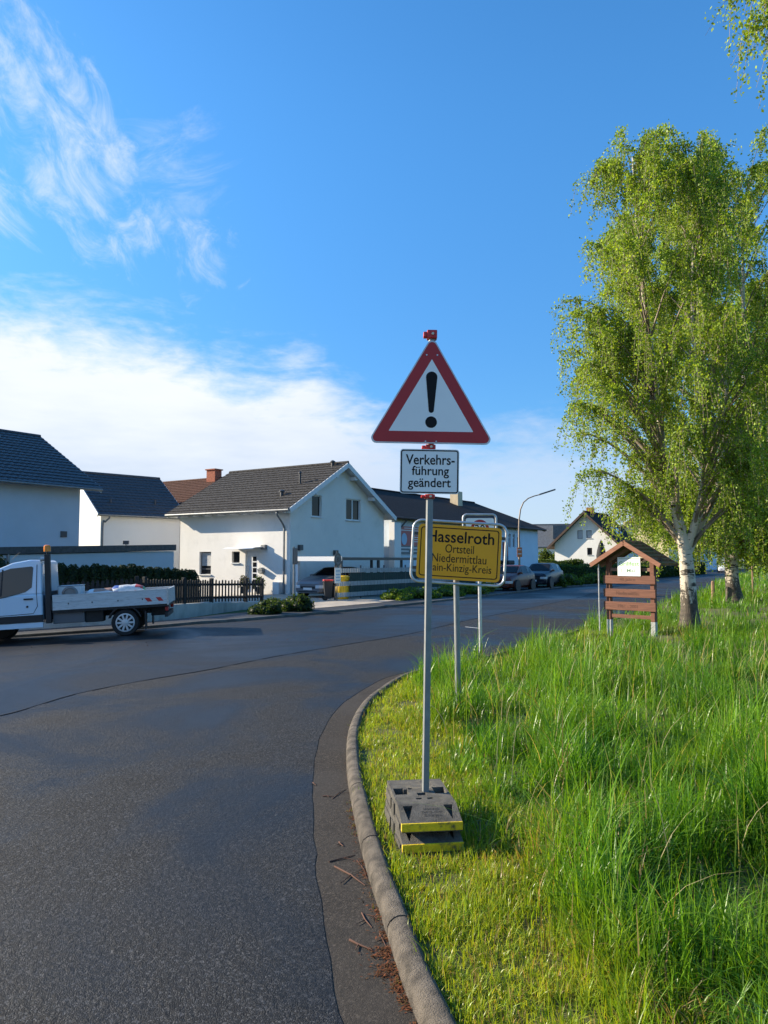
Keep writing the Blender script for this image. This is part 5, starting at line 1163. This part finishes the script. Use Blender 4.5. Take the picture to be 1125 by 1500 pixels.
for sg in (1, -1):
    dm = MB(); y = .963 * sg
    seam_ = [(CX + .13, 1.95), (CX + .14, 1.25), (CX + .12, .9), (CX + .22, .72), (CX + 1.1, .70), (CX + 1.45, .8), (CX + 1.5, 1.25)]
    dm.tube([(x, sg * ((hw_(z) if z > 1.2 else .955) + .008), z) for x, z in seam_], .008, 5); dr_ = dm.build('door', M['black_plastic'], tk)
    side_poly('window', wpts, 'truck_glass', dr_, .012, (sg,)); side_poly('window_frame', [(CX + .96, 1.2), (CX + .99, 1.2), (CX + .95, 1.86), (CX + .92, 1.86)], 'black_plastic', dr_, .018, (sg,))
    c = MB(); c.box(CX + .22, CX + .44, y - .02, y + .035, 1.07, 1.11); c.build('handle', M['black_plastic'], dr_, bevel=.01)
    c = MB(); c.lathe([(.028, -.012), (.028, .012)], 12, (CX + .36, y, .90), 'Y'); c.build('fuel_cap', M['black_plastic'], dr_)
    tb('side_cladding', CX + .0, CX + 2.2, .955 * sg - .03, .955 * sg + .03, .50, .68, 'black_plastic')
    tb('sill', CX + .0, CX + 2.2, .94 * sg - .05, .94 * sg + .03, .36, .498, 'truck_white', bevel=.01)
    c = MB(); c.box(CX + 1.45, CX + 1.6, sg * .98, sg * 1.22, 1.3, 1.62); c.build('wing_mirror', M['black_plastic'], tk, bevel=.03)
    c = MB(); c.box(CX + 1.98, CX + 2.24, sg * .74 - .18, sg * .74 + .18, .95, 1.15); c.build('headlight', M['headlight'], tk, bevel=.03)
    c = MB(); c.lathe([(.42, -.02), (.42, .02)], 28, (3.45, .96 * sg, .36), 'Y'); c.build('wheel_arch', M['black_plastic'], tk, smooth=40)
    wheel(tk, 3.45, .86 * sg, .345, .22, sg, spokes=10); wheel(tk, 0, .85 * sg, .345, .22, sg, spokes=10)
    c = MB(); pa = [(math.cos(a) * .43, math.sin(a) * .43 + .35) for a in [R(18 + k * 144 / 10) for k in range(11)]]; pi_ = [(x * .93, (z - .35) * .93 + .35) for x, z in reversed(pa)]
    c.prism(pa + pi_, (0, .85 * sg - .15, 0), (1, 0, 0), (0, 0, 1), (0, .30, 0)); c.build('mudguard', M['black_plastic'], tk)
    tb('mud_flap', -.52, -.49, .85 * sg - .14, .85 * sg + .14, .14, .62, 'black_plastic')
    # drop side: two profiled boards, stickers, fittings
    sb = MB(); y0, y1 = (.985, 1.02) if sg > 0 else (-1.02, -.985); sb.box(-1.06, 1.73, y0, y1, .77, .96); sb.box(-1.06, 1.73, y0, y1, .965, 1.13); sb.box(-1.06, 1.73, min(y0, y1) - .01, max(y0, y1) + .01, 1.13, 1.155); sbo = sb.build('drop_side', M['alu'], tk)
    tb('corner_post', -1.105, -1.065, .98 * sg - .045, .98 * sg + .05, .74, 1.165, 'steel_pale'); tb('corner_post', 1.735, 1.765, .98 * sg - .045, .98 * sg + .05, .78, 1.04, 'black_plastic')
    for x0 in (-.70, -.98):
        c = MB(); c.prism([(0, .95), (.12, .95), (.20, .85), (.08, .85)] if sg > 0 else [(0, .85), (.12, .85), (.20, .95), (.08, .95)], (x0, sg * 1.0215, 0), (1, 0, 0), (0, 0, 1), (0, sg * .002, 0)); c.v = [(2 * x0 + .2 - p[0], p[1], p[2]) if sg > 0 else p for p in c.v]; c.build('hazard_stripe', M['red_stripe'], sbo)
    for x in (.15, .78, 1.35, -.45):
        c = MB(); c.box(x - .012, x + .012, sg * 1.02 - .01, sg * 1.02 + .01, .90, .94); c.build('latch', M['black_plastic'], sbo)
tb('tailgate', -1.11, -1.075, -.98, .98, .77, 1.155, 'alu'); tb('front_board', 1.70, 1.735, -.98, .98, .77, 1.155, 'alu'); tb('bed_floor', -1.08, 1.75, -.98, .98, .70, .768, 'chassis')
c = MB(); c.box(1.78, 1.91, .84, .97, .45, 2.2); c.box(1.80, 1.89, -.92, .84, .72, 1.25); c.box(1.78, 1.91, -.97, -.84, .45, 1.28)
c.build('headboard', M['black_plastic'], tk, bevel=.008)
c = MB(); c.tube([(1.85, .88, 2.15), (1.85, .88, 2.28)], .02, 8); c.build('beacon_stem', M['black_plastic'], tk); c = MB(); c.lathe([(.085, 2.27), (.085, 2.38), (.075, 2.42), (.04, 2.44)], 16, (1.85, .88, 0)); c.build('beacon', M['amber'], tk, smooth=40)
c = MB(); c.lathe([(.05, -.05), (.06, .05)], 12, (1.96, .9, 2.08), 'X'); c.box(1.9, 2.0, .85, .95, 1.98, 2.02); c.build('work_light', M['steel_pale'], tk, smooth=40)
tb('frame_rail', -1.0, 2.1, .36, .44, .52, .74, 'chassis'); tb('frame_rail', -1.0, 2.1, -.44, -.36, .52, .74, 'chassis')
tb('tool_box', 1.0, 1.76, .5, .88, .42, .70, 'tank', bevel=.02); tb('under_box', .55, 1.0, .45, .8, .40, .72, 'chassis', bevel=.02); tb('spare_wheel_box', -1.0, -.6, -.4, .5, .45, .68, 'chassis', bevel=.02)
c = MB(); c.tube([(0, -.8, .36), (0, .8, .36)], .07, 8); c.lathe([(.14, -.12), (.18, 0), (.14, .12)], 12, (0, 0, .36), 'Y'); c.build('rear_axle', M['chassis'], tk, smooth=40)
tb('rear_bumper', -1.06, -.98, -.9, .9, .42, .54, 'chassis')
for sg in (-1, 1): tb('tail_light', -1.08, -1.0, sg * .8 - .15, sg * .8 + .15, .58, .68, 'tail', bevel=.01)
c = MB(); c.tube([(CX + .95, 0, 2.12), (CX + .75, 0, 2.3)], .006, 5); c.build('aerial', M['black_plastic'], tk)
TM = Matrix.LocRotScale(tk.location, tk.rotation_euler, None)
def cargo(name, lx, ly, lz, label, cat): return empty(name, TM @ Vector((lx, ly, lz)), 0, label, cat, rot=tk.rotation_euler)
wm = cargo('white_appliance', 1.40, .35, .77, 'white box shaped appliance with round door lying in the truck bed', 'appliance')
c = MB(); c.box(-.28, .28, -.3, .3, 0, .58); c.build('body', M['sack'], wm, bevel=.03); c = MB(); c.lathe([(.20, .3), (.20, .315), (.15, .325), (.14, .305)], 24, (-.02, 0, .38), 'Y'); c.build('round_door', M['zinc'], wm, smooth=40); c = MB(); c.box(-.29, .29, -.31, .31, .581, .60); c.build('lid', M['steel_pale'], wm, bevel=.01)
def sack(lx, ly, lz, sx, sy, sz, label, seed, bands, mat):
    o = cargo('full_sack', lx, ly, lz, label, 'sack'); c = MB(); g = random.Random(seed); nu, nv = 18, 10; vs = []; fs = []; mi = []
    for i in range(nv + 1):
        for j_ in range(nu):
            t, a = math.pi * i / nv, 2 * math.pi * j_ / nu; q = lambda v, p: math.copysign(abs(v) ** p, v)
            vs.append((sx * -q(math.cos(t), .7), sy * q(math.sin(t), .6) * q(math.cos(a), .7) * (1 + .06 * g.uniform(-1, 1)), sz * (1 + q(math.sin(t), .6) * q(math.sin(a), .75) * (1 + .10 * g.uniform(-1, 1)))))
    for i in range(nv):
        for j_ in range(nu): fs.append((i * nu + j_, i * nu + (j_ + 1) % nu, (i + 1) * nu + (j_ + 1) % nu, (i + 1) * nu + j_)); mi.append(bands[i] if 11 > j_ > 1 or j_ < 1 else 0)
    c.add(vs, fs); c.mi = mi; return c.build('sack_body', [M['sack']] + mat, o, smooth=60) and o
sack(.62, .45, .77, .42, .3, .24, 'white sack with brownish print lying in the truck bed', 1, [0, 0, 0, 1, 1, 1, 0, 0, 0, 0], [M['sack_pink']])
sack(-.02, .4, .77, .46, .32, .27, 'plump white sack with blue, red and green print lying in the truck bed', 2, [3, 3, 2, 2, 0, 0, 1, 1, 1, 0], [M['sack_blue'], M['sack_red'], M['sack_green']])

# ------------------------------------------------------------------ signs
def rounded(w, h, r_, n=5):
    out = []
    for cx, cy, a0 in ((w / 2 - r_, h / 2 - r_, 0), (-w / 2 + r_, h / 2 - r_, 90), (-w / 2 + r_, -h / 2 + r_, 180), (w / 2 - r_, -h / 2 + r_, 270)):
        for k in range(n + 1): a = R(a0 + 90 * k / n); out.append((cx + r_ * math.cos(a), cy + r_ * math.sin(a)))
    return out
def rtri(side, r_, n=5):
    """upright triangle, centroid at the origin, rounded corners; r_ = 0 for sharp"""
    h = side * math.sqrt(3) / 2; P = [Vector((0, h * 2 / 3)), Vector((-side / 2, -h / 3)), Vector((side / 2, -h / 3))]
    if r_ <= 0: return [tuple(p) for p in P]
    out = []
    for p, a0 in zip(P, (30, 150, 270)):
        c = p * (1 - 2 * r_ / p.length)
        for k in range(n + 1): a = R(a0 + 120 * k / n); out.append((c.x + r_ * math.cos(a), c.y + r_ * math.sin(a)))
    return out
def plate(name, poly, mat, parent, cx, cz, y0, y1):
    c = MB(); c.prism(poly, (cx, y0, cz), (1, 0, 0), (0, 0, 1), (0, y1 - y0, 0)); return c.build(name, M[mat], parent)
def ring(name, outer, inner, mat, parent, cx, cz, y, t=.0012):
    c = MB(); n = len(outer); a = [(cx + x, y, cz + z) for x, z in outer]; b = [(cx + x, y, cz + z) for x, z in inner]; a2 = [(x, y + t, z) for x, _, z in a]; b2 = [(x, y + t, z) for x, _, z in b]
    fs = []
    for i in range(n):
        k = (i + 1) % n; fs += [(i, k, n + k, n + i), (2 * n + i, i + 0, k, 2 * n + k)[::-1], (n + i, n + k, 3 * n + k, 3 * n + i)]
    c.add(a + b + a2 + b2, fs); return c.build(name, M[mat], parent)

# --- base plates and the warning sign
D0 = 5.36; base_c = Vector((.262, 5.22, .062)); BR = R(8.2)
def slab(label):
    o = empty('rubber_base', (0, 0, 0), 0, label, 'sign base', 'rubber bases of the warning sign')
    Wd, Lk, T, fr = .39, .78, .118, .055; hw2 = Wd / 2; y_b, y_s, y_f = .40, -.145, -.335
    side = [(y_b, 0), (y_b, T), (y_s, T), (y_f, fr), (y_f, 0)]
    c = MB()
    # top with slots and carrying pockets
    slots = [[(-.03, .03 + q), (.03, .03 + q), (.03, .085 + q), (-.03, .085 + q)] for q in (.0,)] + [[(-.055, -.055), (-.015, -.055), (-.015, -.025), (-.055, -.025)], [(.02, -.055), (.06, -.055), (.06, -.025), (.02, -.025)], [(-.19 + .01, .06), (-.085, .06), (-.085, .17), (-.11, .17), (-.11, .20), (-.18, .20)], [(.095, .06), (.18, .06), (.18, .20), (.095, .20)], [(-.075, .17), (-.045, .17), (-.045, .20), (-.075, .20)]]
    slots = [[(max(-.183, min(.183, x)), y) for x, y in s_] for s_ in slots]
    c.panel([(-hw2, y_s), (hw2, y_s), (hw2, y_b), (-hw2, y_b)], slots, (0, 0, T), (1, 0, 0), (0, 1, 0), (0, 0, -1), .085, 0)
    ey = Vector((0, y_s - y_f, T - fr)); sl = ey.length; ey.normalize(); inn = Vector((0, ey.z, -ey.y))
    tri_ = [[(-.165, sl - .02), (-.145, .03), (-.10, sl - .02)], [(.165, sl - .02), (.105, sl - .02), (.14, .03)]]
    c.panel([(-hw2, 0), (hw2, 0), (hw2, sl), (-hw2, sl)], tri_, (0, y_f, fr), (1, 0, 0), ey, inn, .035, 0)
    for x, sg in ((-hw2, -1), (hw2, 1)):
        # side with a few ribs and notches
        pts = [(x, y, z) for y, z in side]; c.add(pts, [tuple(range(5)) if sg < 0 else tuple(range(5))[::-1]])
        for yy, yl_, zt_ in ((-.28, .20, .04), (-.02, .10, .085), (.14, .24, .075)): c.box(min(x, x + sg * .010), max(x, x + sg * .010), yy, yy + yl_, .010, zt_)
    c.add([(-hw2, y_b, 0), (hw2, y_b, 0), (hw2, y_b, T), (-hw2, y_b, T)], [(0, 3, 2, 1)]); c.add([(-hw2, y_b, 0), (hw2, y_b, 0), (hw2, y_f, 0), (-hw2, y_f, 0)], [(0, 1, 2, 3)]); c.add([(-hw2, y_f, 0), (hw2, y_f, 0), (hw2, y_f, fr), (-hw2, y_f, fr)], [(0, 1, 2, 3)])
    b = c.build('body', M['rubber'], o)
    c = MB(); c.box(-hw2 - .002, hw2 + .002, y_f - .006, y_f + .02, .006, fr + .002); c.build('yellow_edge', M['yellow_paint'], o, bevel=.004)
    fm = Matrix.Translation((0, y_f, fr)) @ Matrix(((1, 0, 0, 0), (0, inn.y, ey.y, 0), (0, inn.z, ey.z, 0), (0, 0, 0, 1)))
    for k, (s_, w_) in enumerate((('BAKENFUSS', .10), ('TYP 08-15 K1', .14), ('28 KG 2016', .115))): text(s_, M['rubber_letter'], o, 'lettering', w=w_, h=.019, at=(.015, sl * .70 - k * .032), y=-.002, frame=fm)
    return o
bs = slab('lower rubber sign base lying in the grass with yellow front edge'); bs.location = base_c + Vector((.0, -.0, 0)); bs.rotation_euler = (0, 0, BR)
b2 = copy_tree(bs); b2['label'] = 'upper rubber sign base, stacked on the other, holding the square pole'; b2.location = base_c + Vector((.003, .022, .1205)); b2.rotation_euler = (0, 0, BR - R(1.2))

pole_top = W(632, 488, D0); pole_bot = W(622.5, 1158, D0); lean = math.atan2(pole_top.x - pole_bot.x, pole_top.z - pole_bot.z)
ws = empty('warning_sign', (pole_bot.x, D0, .10), 0, 'red and white warning triangle with exclamation mark above a text plate on a square pole', 'road sign', rot=(0, lean, 0))
zf = lambda v: (W(627, v, D0).z - .10)
c = MB(); c.m = Matrix.Rotation(R(12), 4, 'Z'); c.box(-.021, .021, -.021, .021, .035, zf(492)); c.build('pole', M['steel'], ws, bevel=.004)
ktri = D0 / FPX; side = 186 * ktri; zc = zf(651) + side * math.sqrt(3) / 6 - .0
yf_ = -.045
tp = plate('triangle_plate', rtri(side, .036), 'steel_pale', ws, 0, zc, yf_, yf_ + .016)
ring('red_border', rtri(side - .030, .031), rtri(side * .668, .003), 'sign_red', tp, 0, zc, yf_ - .0012)
plate('white_field', rtri(side * .671, .003), 'sign_white', tp, 0, zc, yf_ - .0008, yf_ - .0001)
em = []
zt, zb_ = zf(546.5), zf(606.5); rt, rb_ = .0405, .0185
for k in range(11): a = R(0 + 180 * k / 10); em.append((rt * math.cos(a), zt - rt + rt * math.sin(a)))
for k in range(9): a = R(180 + 180 * k / 8); em.append((rb_ * math.cos(a), zb_ + rb_ + rb_ * math.sin(a)))
plate('exclamation_bar', em, 'sign_black', tp, 0, 0, yf_ - .0022, yf_ - .0009)
zd_ = zf(620); plate('exclamation_dot', [(.0415 * math.cos(2 * math.pi * k / 28), .0415 * math.sin(2 * math.pi * k / 28)) for k in range(28)], 'sign_black', tp, 0, zd_, yf_ - .0022, yf_ - .0009)
for x, v in ((-.038, 522.5), (.038, 522.5), (-.038, 648), (.038, 648)):
    c = MB(); c.lathe([(.006, -.003), (.006, .0)], 10, (x, yf_ - .002, zf(v)), 'Y'); c.build('rivet', M['steel_pale'], tp)
xz = -.006; zpl = (zf(659) + zf(724.5)) / 2; pw, ph = 86.5 * ktri, 65.5 * ktri
xp = plate('text_plate', rounded(pw, ph, .022), 'sign_white', ws, xz, zpl, yf_ + .0, yf_ + .003)
ring('black_border', rounded(pw - .012, ph - .012, .018), rounded(pw - .028, ph - .028, .011), 'sign_black', xp, xz, zpl, yf_ - .0012)
for s_, w_, h_, v, dx in (('Verkehrs-', .345, .072, 674.5, .004), ('führung', .262, .086, 692.5, .006), ('geändert', .302, .086, 709.8, 0.0)):
    text(s_, M['sign_black'], xp, 'lettering', w=w_, h=h_, at=(xz + dx, zf(v)), y=yf_ - .0012, bold=.012)
for v, hh in ((491, .062), (655.5, .035), (727.5, .03)):
    c = MB(); z = zf(v); c.box(-.036, .036, -.036, .036, z - hh / 2, z + hh / 2); c.box(-.062, -.034, -.03, .02, z - hh * .35, z + hh * .3); cl = c.build('clamp', M['red_plastic'], ws, bevel=.006)
    c = MB(); c.lathe([(.010, -.05), (.010, -.036)], 6, (.004, 0, z), 'Y'); c.build('bolt', M['brass'], cl)

# --- town sign
D1 = 8.9; ctr = W(672.4, 810, D1); fb = W(672.5, 1036, D1); k1 = D1 / FPX; gz1 = vz(fb.x, D1)
ts = empty('town_sign', (fb.x, D1 + .06, gz1 - .1), 0, 'yellow town sign with black lettering in a rounded tube frame', 'town sign')
hp = W(668.5, 770, D1).z - gz1 + .1
c = MB(); c.tube([(0, 0, 0), (W(669, 850, D1).x - fb.x, 0, W(669, 850, D1).z - gz1 + .1), (W(668.5, 770, D1).x - fb.x, 0, hp)], .034, 14); c.build('pole', M['steel'], ts, smooth=60)
roll = R(3.5); cm = Matrix.Translation((ctr.x - fb.x, -.06, ctr.z - gz1 + .1)) @ Matrix.Rotation(roll, 4, 'Y')
def local(o): o.matrix_local = cm; return o
pw, ph = 122.5 * k1, 79.5 * k1
c = MB(); c.prism(rounded(pw, ph, .055, 6), (0, -.004, 0), (1, 0, 0), (0, 0, 1), (0, .02, 0)); yp = local(c.build('yellow_plate', M['sign_yellow'], ts))
ring('border', rounded(pw - .062, ph - .062, .035, 6), rounded(pw - .084, ph - .084, .026, 6), 'sign_black', yp, 0, 0, -.0055)
for s_, w_, h_, z_, bo, dx in (('Hasselroth', .785, .138, .183, .012, .012), ('Ortsteil', .335, .098, .045, .0, .005), ('Niedermittlau', .64, .098, -.068, .0, .004), ('Main-Kinzig-Kreis', .765, .118, -.192, .0, .005)):
    text(s_, M['sign_black'], yp, 'lettering', w=w_, h=h_, at=(dx, z_), y=-.0058, bold=bo)
c = MB(); c.tube([(x, .02, z) for x, z in rounded(pw + .115, ph + .085, .10, 6)], .0165, 10, closed=True); local(c.build('tube_frame', M['steel_pale'], ts, smooth=60))
for x, z in ((-pw / 2 - .03, .2), (-pw / 2 - .03, -.2), (pw / 2 + .03, .2), (pw / 2 + .03, -.2)):
    c = MB(); c.box(x - .035, x + .035, .012, .024, z - .018, z + .018); local(c.build('bracket', M['frame_dark'], ts))

# --- zone sign
D2 = 14.0; fb = W(705, 960, D2); ctr = W(703, 774 + 11, D2); k2 = D2 / FPX; gz2 = vz(fb.x, D2)
zs = empty('zone_sign', (fb.x, D2 + .05, gz2 - .1), 0, 'white square zone sign with red ring half hidden by the town sign', 'road sign')
c = MB(); c.tube([(0, 0, 0), (-.02, 0, W(703, 800, D2).z - gz2 + .1)], .032, 12); c.build('pole', M['steel_pale'], zs, smooth=60)
cz, cx_ = ctr.z - gz2 + .1, ctr.x - fb.x; pw = 41.5 * k2; ph = 52 * k2
pz = plate('white_plate', rounded(pw, ph, .04), 'sign_white', zs, cx_, cz, -.06, -.045); zr = cz + 10.5 * k2
for rad, mt, y_ in ((13.3 * k2, 'sign_red', -.0614), (9.2 * k2, 'sign_white', -.0628)): plate('ring_disc' if mt == 'sign_red' else 'ring_centre', [(rad * math.cos(2 * math.pi * k / 32), rad * math.sin(2 * math.pi * k / 32)) for k in range(32)], mt, pz, cx_, zr, y_, y_ + .0013)
text('30', M['sign_black'], pz, 'lettering', h=.145, at=(cx_, zr), y=-.0635, bold=.01); text('ZONE', M['sign_black'], pz, 'lettering', h=.09, at=(cx_, cz - 17 * k2), y=-.0615, bold=.01)
c = MB(); c.tube([(cx_ + x, -.03, cz + z) for x, z in rounded(48.5 * k2, 63 * k2, .07, 6)], .021, 10, closed=True); c.build('tube_frame', M['steel_pale'], zs, smooth=60)

# ------------------------------------------------------------------ notice board
nb_r = math.atan2(-.73, .68); P0 = Vector((5.415, 18.3, 0)); gzb = vz(5.8, 17.8) - .02
nb = empty('notice_board', (P0.x, P0.y, gzb), nb_r, 'brown wooden notice board with carved planks and a small mossy tiled roof', 'notice board'); Lb = 1.126; zz = lambda z: z - gzb
for x in (0, Lb):
    c = MB(); c.box(x - .05, x + .05, -.05, .07, zz(.48), zz(1.95)); c.build('post', M['plank'], nb, bevel=.006)
    c = MB(); c.box(x - .055, x + .055, -.045, .065, -.3, zz(.478)); c.build('post_shoe', M['concrete2'], nb, bevel=.006)
for z0, z1, s_, w_ in ((1.335, 1.53, '40 Jahre', .40), (1.02, 1.215, 'Niedermittlau', .58), (.715, .912, '1961 - 2001', .50)):
    c = MB(); c.box(-.10, Lb + .10, -.095, -.052, zz(z0), zz(z1)); pk = c.build('plank', M['plank'], nb, bevel=.008)
    text(s_, M['letter_brown'], pk, 'lettering', w=w_, h=.085 if '-' not in s_ else .075, at=(Lb / 2 - .03, zz((z0 + z1) / 2)), y=-.0965)
for z0, z1, mt in ((.53, .615, 'plank'), (1.63, 1.71, 'plank_grey')):
    c = MB(); c.box(.052, Lb - .052, -.03, .015, zz(z0), zz(z1)); c.build('rail', M[mt], nb, bevel=.005)
xm_, hs_ = Lb / 2, .86; za, ze = zz(2.26), zz(1.76); yF, yB = -.27, .52; sl_ = (za - ze) / hs_; csn = 1 / math.sqrt(1 + sl_ ** 2)
c = MB()
for sg in (-1, 1):
    ex = Vector((0, 1, 0)); e = Vector((-sg * csn, 0, sl_ * csn)); n_ = Vector((sg * sl_ * csn, 0, csn)); o = Vector((xm_ + sg * hs_, yF, ze))
    if sg > 0: tile_slope(c, o + n_ * .03, ex, e, n_, yB - yF, hs_ / csn + .02, .2, .16, .012, 4)
    else: tile_slope(c, o + n_ * .03 + ex * (yB - yF), -ex, e, n_, yB - yF, hs_ / csn + .02, .2, .16, .012, 4)
c.tube([(xm_, yF, za + .05), (xm_, yB, za + .05)], .045, 8)
rf = c.build('roof', M['moss_tile'], nb, smooth=35)
c = MB()
for sg in (-1, 1): c.add([(xm_ + sg * hs_, yF + .01, ze), (xm_ + sg * hs_, yB - .01, ze), (xm_, yB - .01, za), (xm_, yF + .01, za), (xm_ + sg * hs_, yF + .01, ze + .025), (xm_ + sg * hs_, yB - .01, ze + .025), (xm_, yB - .01, za + .025), (xm_, yF + .01, za + .025)], [(3, 2, 1, 0), (4, 5, 6, 7), (0, 1, 5, 4), (1, 2, 6, 5), (2, 3, 7, 6), (3, 0, 4, 7)])
c.build('roof_boarding', M['brown_wood'], nb)
for sg in (-1, 1):
    for y_, nm in ((yF - .02, 'barge_board'), (yB + .02, 'barge_board')):
        c = MB(); c.beam((xm_ + sg * (hs_ + .03), y_, ze + .01), (xm_ + sg * .004, y_, za + .03), .03, .10); c.build(nm, M['bargeboard'], nb)
    c = MB(); c.beam((xm_ + sg * (hs_ - .1), -.02, ze - .01), (xm_, -.02, za - .08), .06, .07); c.build('rafter', M['plank_grey'], nb)
c = MB(); c.box(-.2, Lb + .2, .0, .06, zz(1.86), zz(1.94)); c.build('tie_beam', M['brown_wood'], nb)
c = MB(); c.tube([(-.18, -.16, zz(1.80)), (-.18, -.15, -.1)], .018, 8); c.build('downpipe', M['steel_pale'], nb, smooth=60)
NM = mat_of(nb); po = empty('poster', NM @ Vector((Lb * .52, -.101, zz(1.52))), nb_r, 'white poster with green lettering pinned above the planks of the notice board', 'poster')
c = MB(); c.box(-.29, .29, -.008, 0, 0, .44); pp = c.build('sheet', M['paper'], po); text('Grillfest', M['green_ink'], pp, 'lettering', w=.52, h=.10, at=(0, .29), y=-.0092, bold=.01); text('1. Mai', M['grey_ink'], pp, 'lettering', w=.34, h=.085, at=(-.02, .13), y=-.0092, bold=.01)
strip(pp, 'text_line', 'grey_ink', -.26, .26, .400, .412, -.008, .001); strip(pp, 'text_line', 'grey_ink', -.14, .14, .205, .215, -.008, .001); strip(pp, 'text_line', 'grey_ink', .2, .28, .04, .05, -.008, .001)
# stakes
for u, v0, v1, d_, r_, lab in ((1045, 884, 851, 29.5, .07, 'short bare wooden stake between the first two birches'), (1103, 866, 828, 33.5, .04, 'thin wooden stake right of the second birch')):
    p = W(u, v0, d_); z0 = vz(p.x, d_); o = empty('wooden_stake', (p.x, d_, z0 - .1), 0, lab, 'stake'); c = MB(); zt_ = W(u, v1, d_).z - z0 + .1; c.tube([(0, 0, 0), (.0, 0, zt_ - .06), (.0, 0, zt_)], [r_, r_, r_ * .7], 8); c.build('stem', M['stake'], o, smooth=40)

# ------------------------------------------------------------------ litter in the gutter
def litter():
    P = []; n = 60000; i = np.sort(RNG.integers(14, 175, n)); nr = np.stack([KT[i, 1], -KT[i, 0]], 1)
    dens = np.clip(.10 + .55 * (wob(KXY[i, 1] * 2.2, KXY[i, 0], 1.6, .4)), .04, 1)
    yy = KXY[i, 1] + RNG.normal(0, .05, n); cl = np.exp(-((yy - 3.70) / .17) ** 2) + .35 * np.exp(-((yy - 4.75) / .12) ** 2) + .35 * np.exp(-((yy - 3.25) / .45) ** 2) + .2 * np.exp(-((yy - 4.2) / .2) ** 2) + .14 * np.exp(-((yy - 5.6) / .3) ** 2)
    k = RNG.uniform(0, 1, n) < np.maximum(np.clip(dens, 0, 1) ** 2 * .10, .8 * np.clip(cl, 0, 1)); i, nr, cl = i[k], nr[k], cl[k]; m = len(i)
    big = np.exp(-((KXY[i, 1] - 3.70) / .15) ** 2); off = np.abs(RNG.normal(0, .014 + .05 * big, m)) + .03 * RNG.uniform(0, 1, m) ** 3; p = KXY[i] - nr * off[:, None] + RNG.normal(0, .012, (m, 2)) + np.stack([KT[i, 0], KT[i, 1]], 1) * RNG.uniform(-.06, .06, (m, 1))
    C = np.stack([p[:, 0], p[:, 1], .006 + RNG.uniform(.001, .012, m)], 1)
    d = RNG.normal(0, 1, (m, 3)); d[:, 2] *= .25; d /= np.linalg.norm(d, axis=1)[:, None]; e = np.cross(d, np.array([0, 0, 1.0])); e /= np.linalg.norm(e, axis=1)[:, None]; s = RNG.uniform(.004, .015, m)[:, None]
    V = np.empty((m, 4, 3)); V[:, 0] = C - d * s; V[:, 1] = C + e * s * .3; V[:, 2] = C + d * s; V[:, 3] = C - e * s * .3; V[:, :, 2] = np.maximum(V[:, :, 2], .004)
    nb_ = 260; q = np.stack([RNG.uniform(-11, -1, nb_), RNG.uniform(16.2, 19.0, nb_)], 1); q[:, 1] += .12 * np.maximum(q[:, 0] + 6, 0) * 3
    C2 = np.stack([q[:, 0], q[:, 1], .022 + np.array([ground_z(x) for x in q[:, 0]])], 1); d2 = RNG.normal(0, 1, (nb_, 3)); d2[:, 2] *= .3; d2 /= np.linalg.norm(d2, axis=1)[:, None]; e2 = np.cross(d2, np.array([0, 0, 1.0])); s2 = RNG.uniform(.012, .035, nb_)[:, None]
    V2_ = np.stack([C2 - d2 * s2, C2 + e2 * s2 * .5, C2 + d2 * s2, C2 - e2 * s2 * .5], 1); V = np.concatenate([V, V2_]); m = len(V)
    o = np_mesh('leaf_litter', V.reshape(-1, 3), np.arange(4 * m).reshape(m, 4), M['litter'], tint=np.repeat(jitter_tint(m, (.19, .06, .025), (.11, .055, .02), .4), 4, axis=0)); tag(o, kind='stuff')
litter()
TW = [((487, 1172), (507, 1158)), ((473, 1168), (489, 1169)), ((497, 1236), (503, 1242)), ((523, 1262), (538, 1290)), ((482, 1265), (520, 1255)), ((490, 1272), (535, 1300)), ((537, 1342), (560, 1352)), ((458, 1148), (463, 1152)), ((512, 1380), (545, 1395)), ((556, 1370), (566, 1390)), ((530, 1340), (545, 1362))]
for k, (a, b) in enumerate(TW):
    p, q = G(*a), G(*b); mid = (p + q) / 2 + Vector((rnd.uniform(-.012, .012), rnd.uniform(-.012, .012), .006))
    c = MB(); L_ = (q - p); r_ = .0028 + .0016 * (k % 3); c.tube([Vector((0, 0, r_ + .006)), mid - p + Vector((0, 0, .008)), L_ + Vector((0, 0, r_ + .006))], [r_, r_ * .9, r_ * .4], 6)
    side_ = L_.cross(Vector((0, 0, 1))) * .35; c.tube([mid - p + Vector((0, 0, .008)), mid - p + L_ * .2 + side_ + Vector((0, 0, .010))], [r_ * .6, r_ * .3], 5)
    o = c.build('twig', M['twig'], None, smooth=60, loc=p); tag(o, 'thin dead twig lying in the gutter strip beside the kerb', 'twig', 'dead twigs in the gutter')
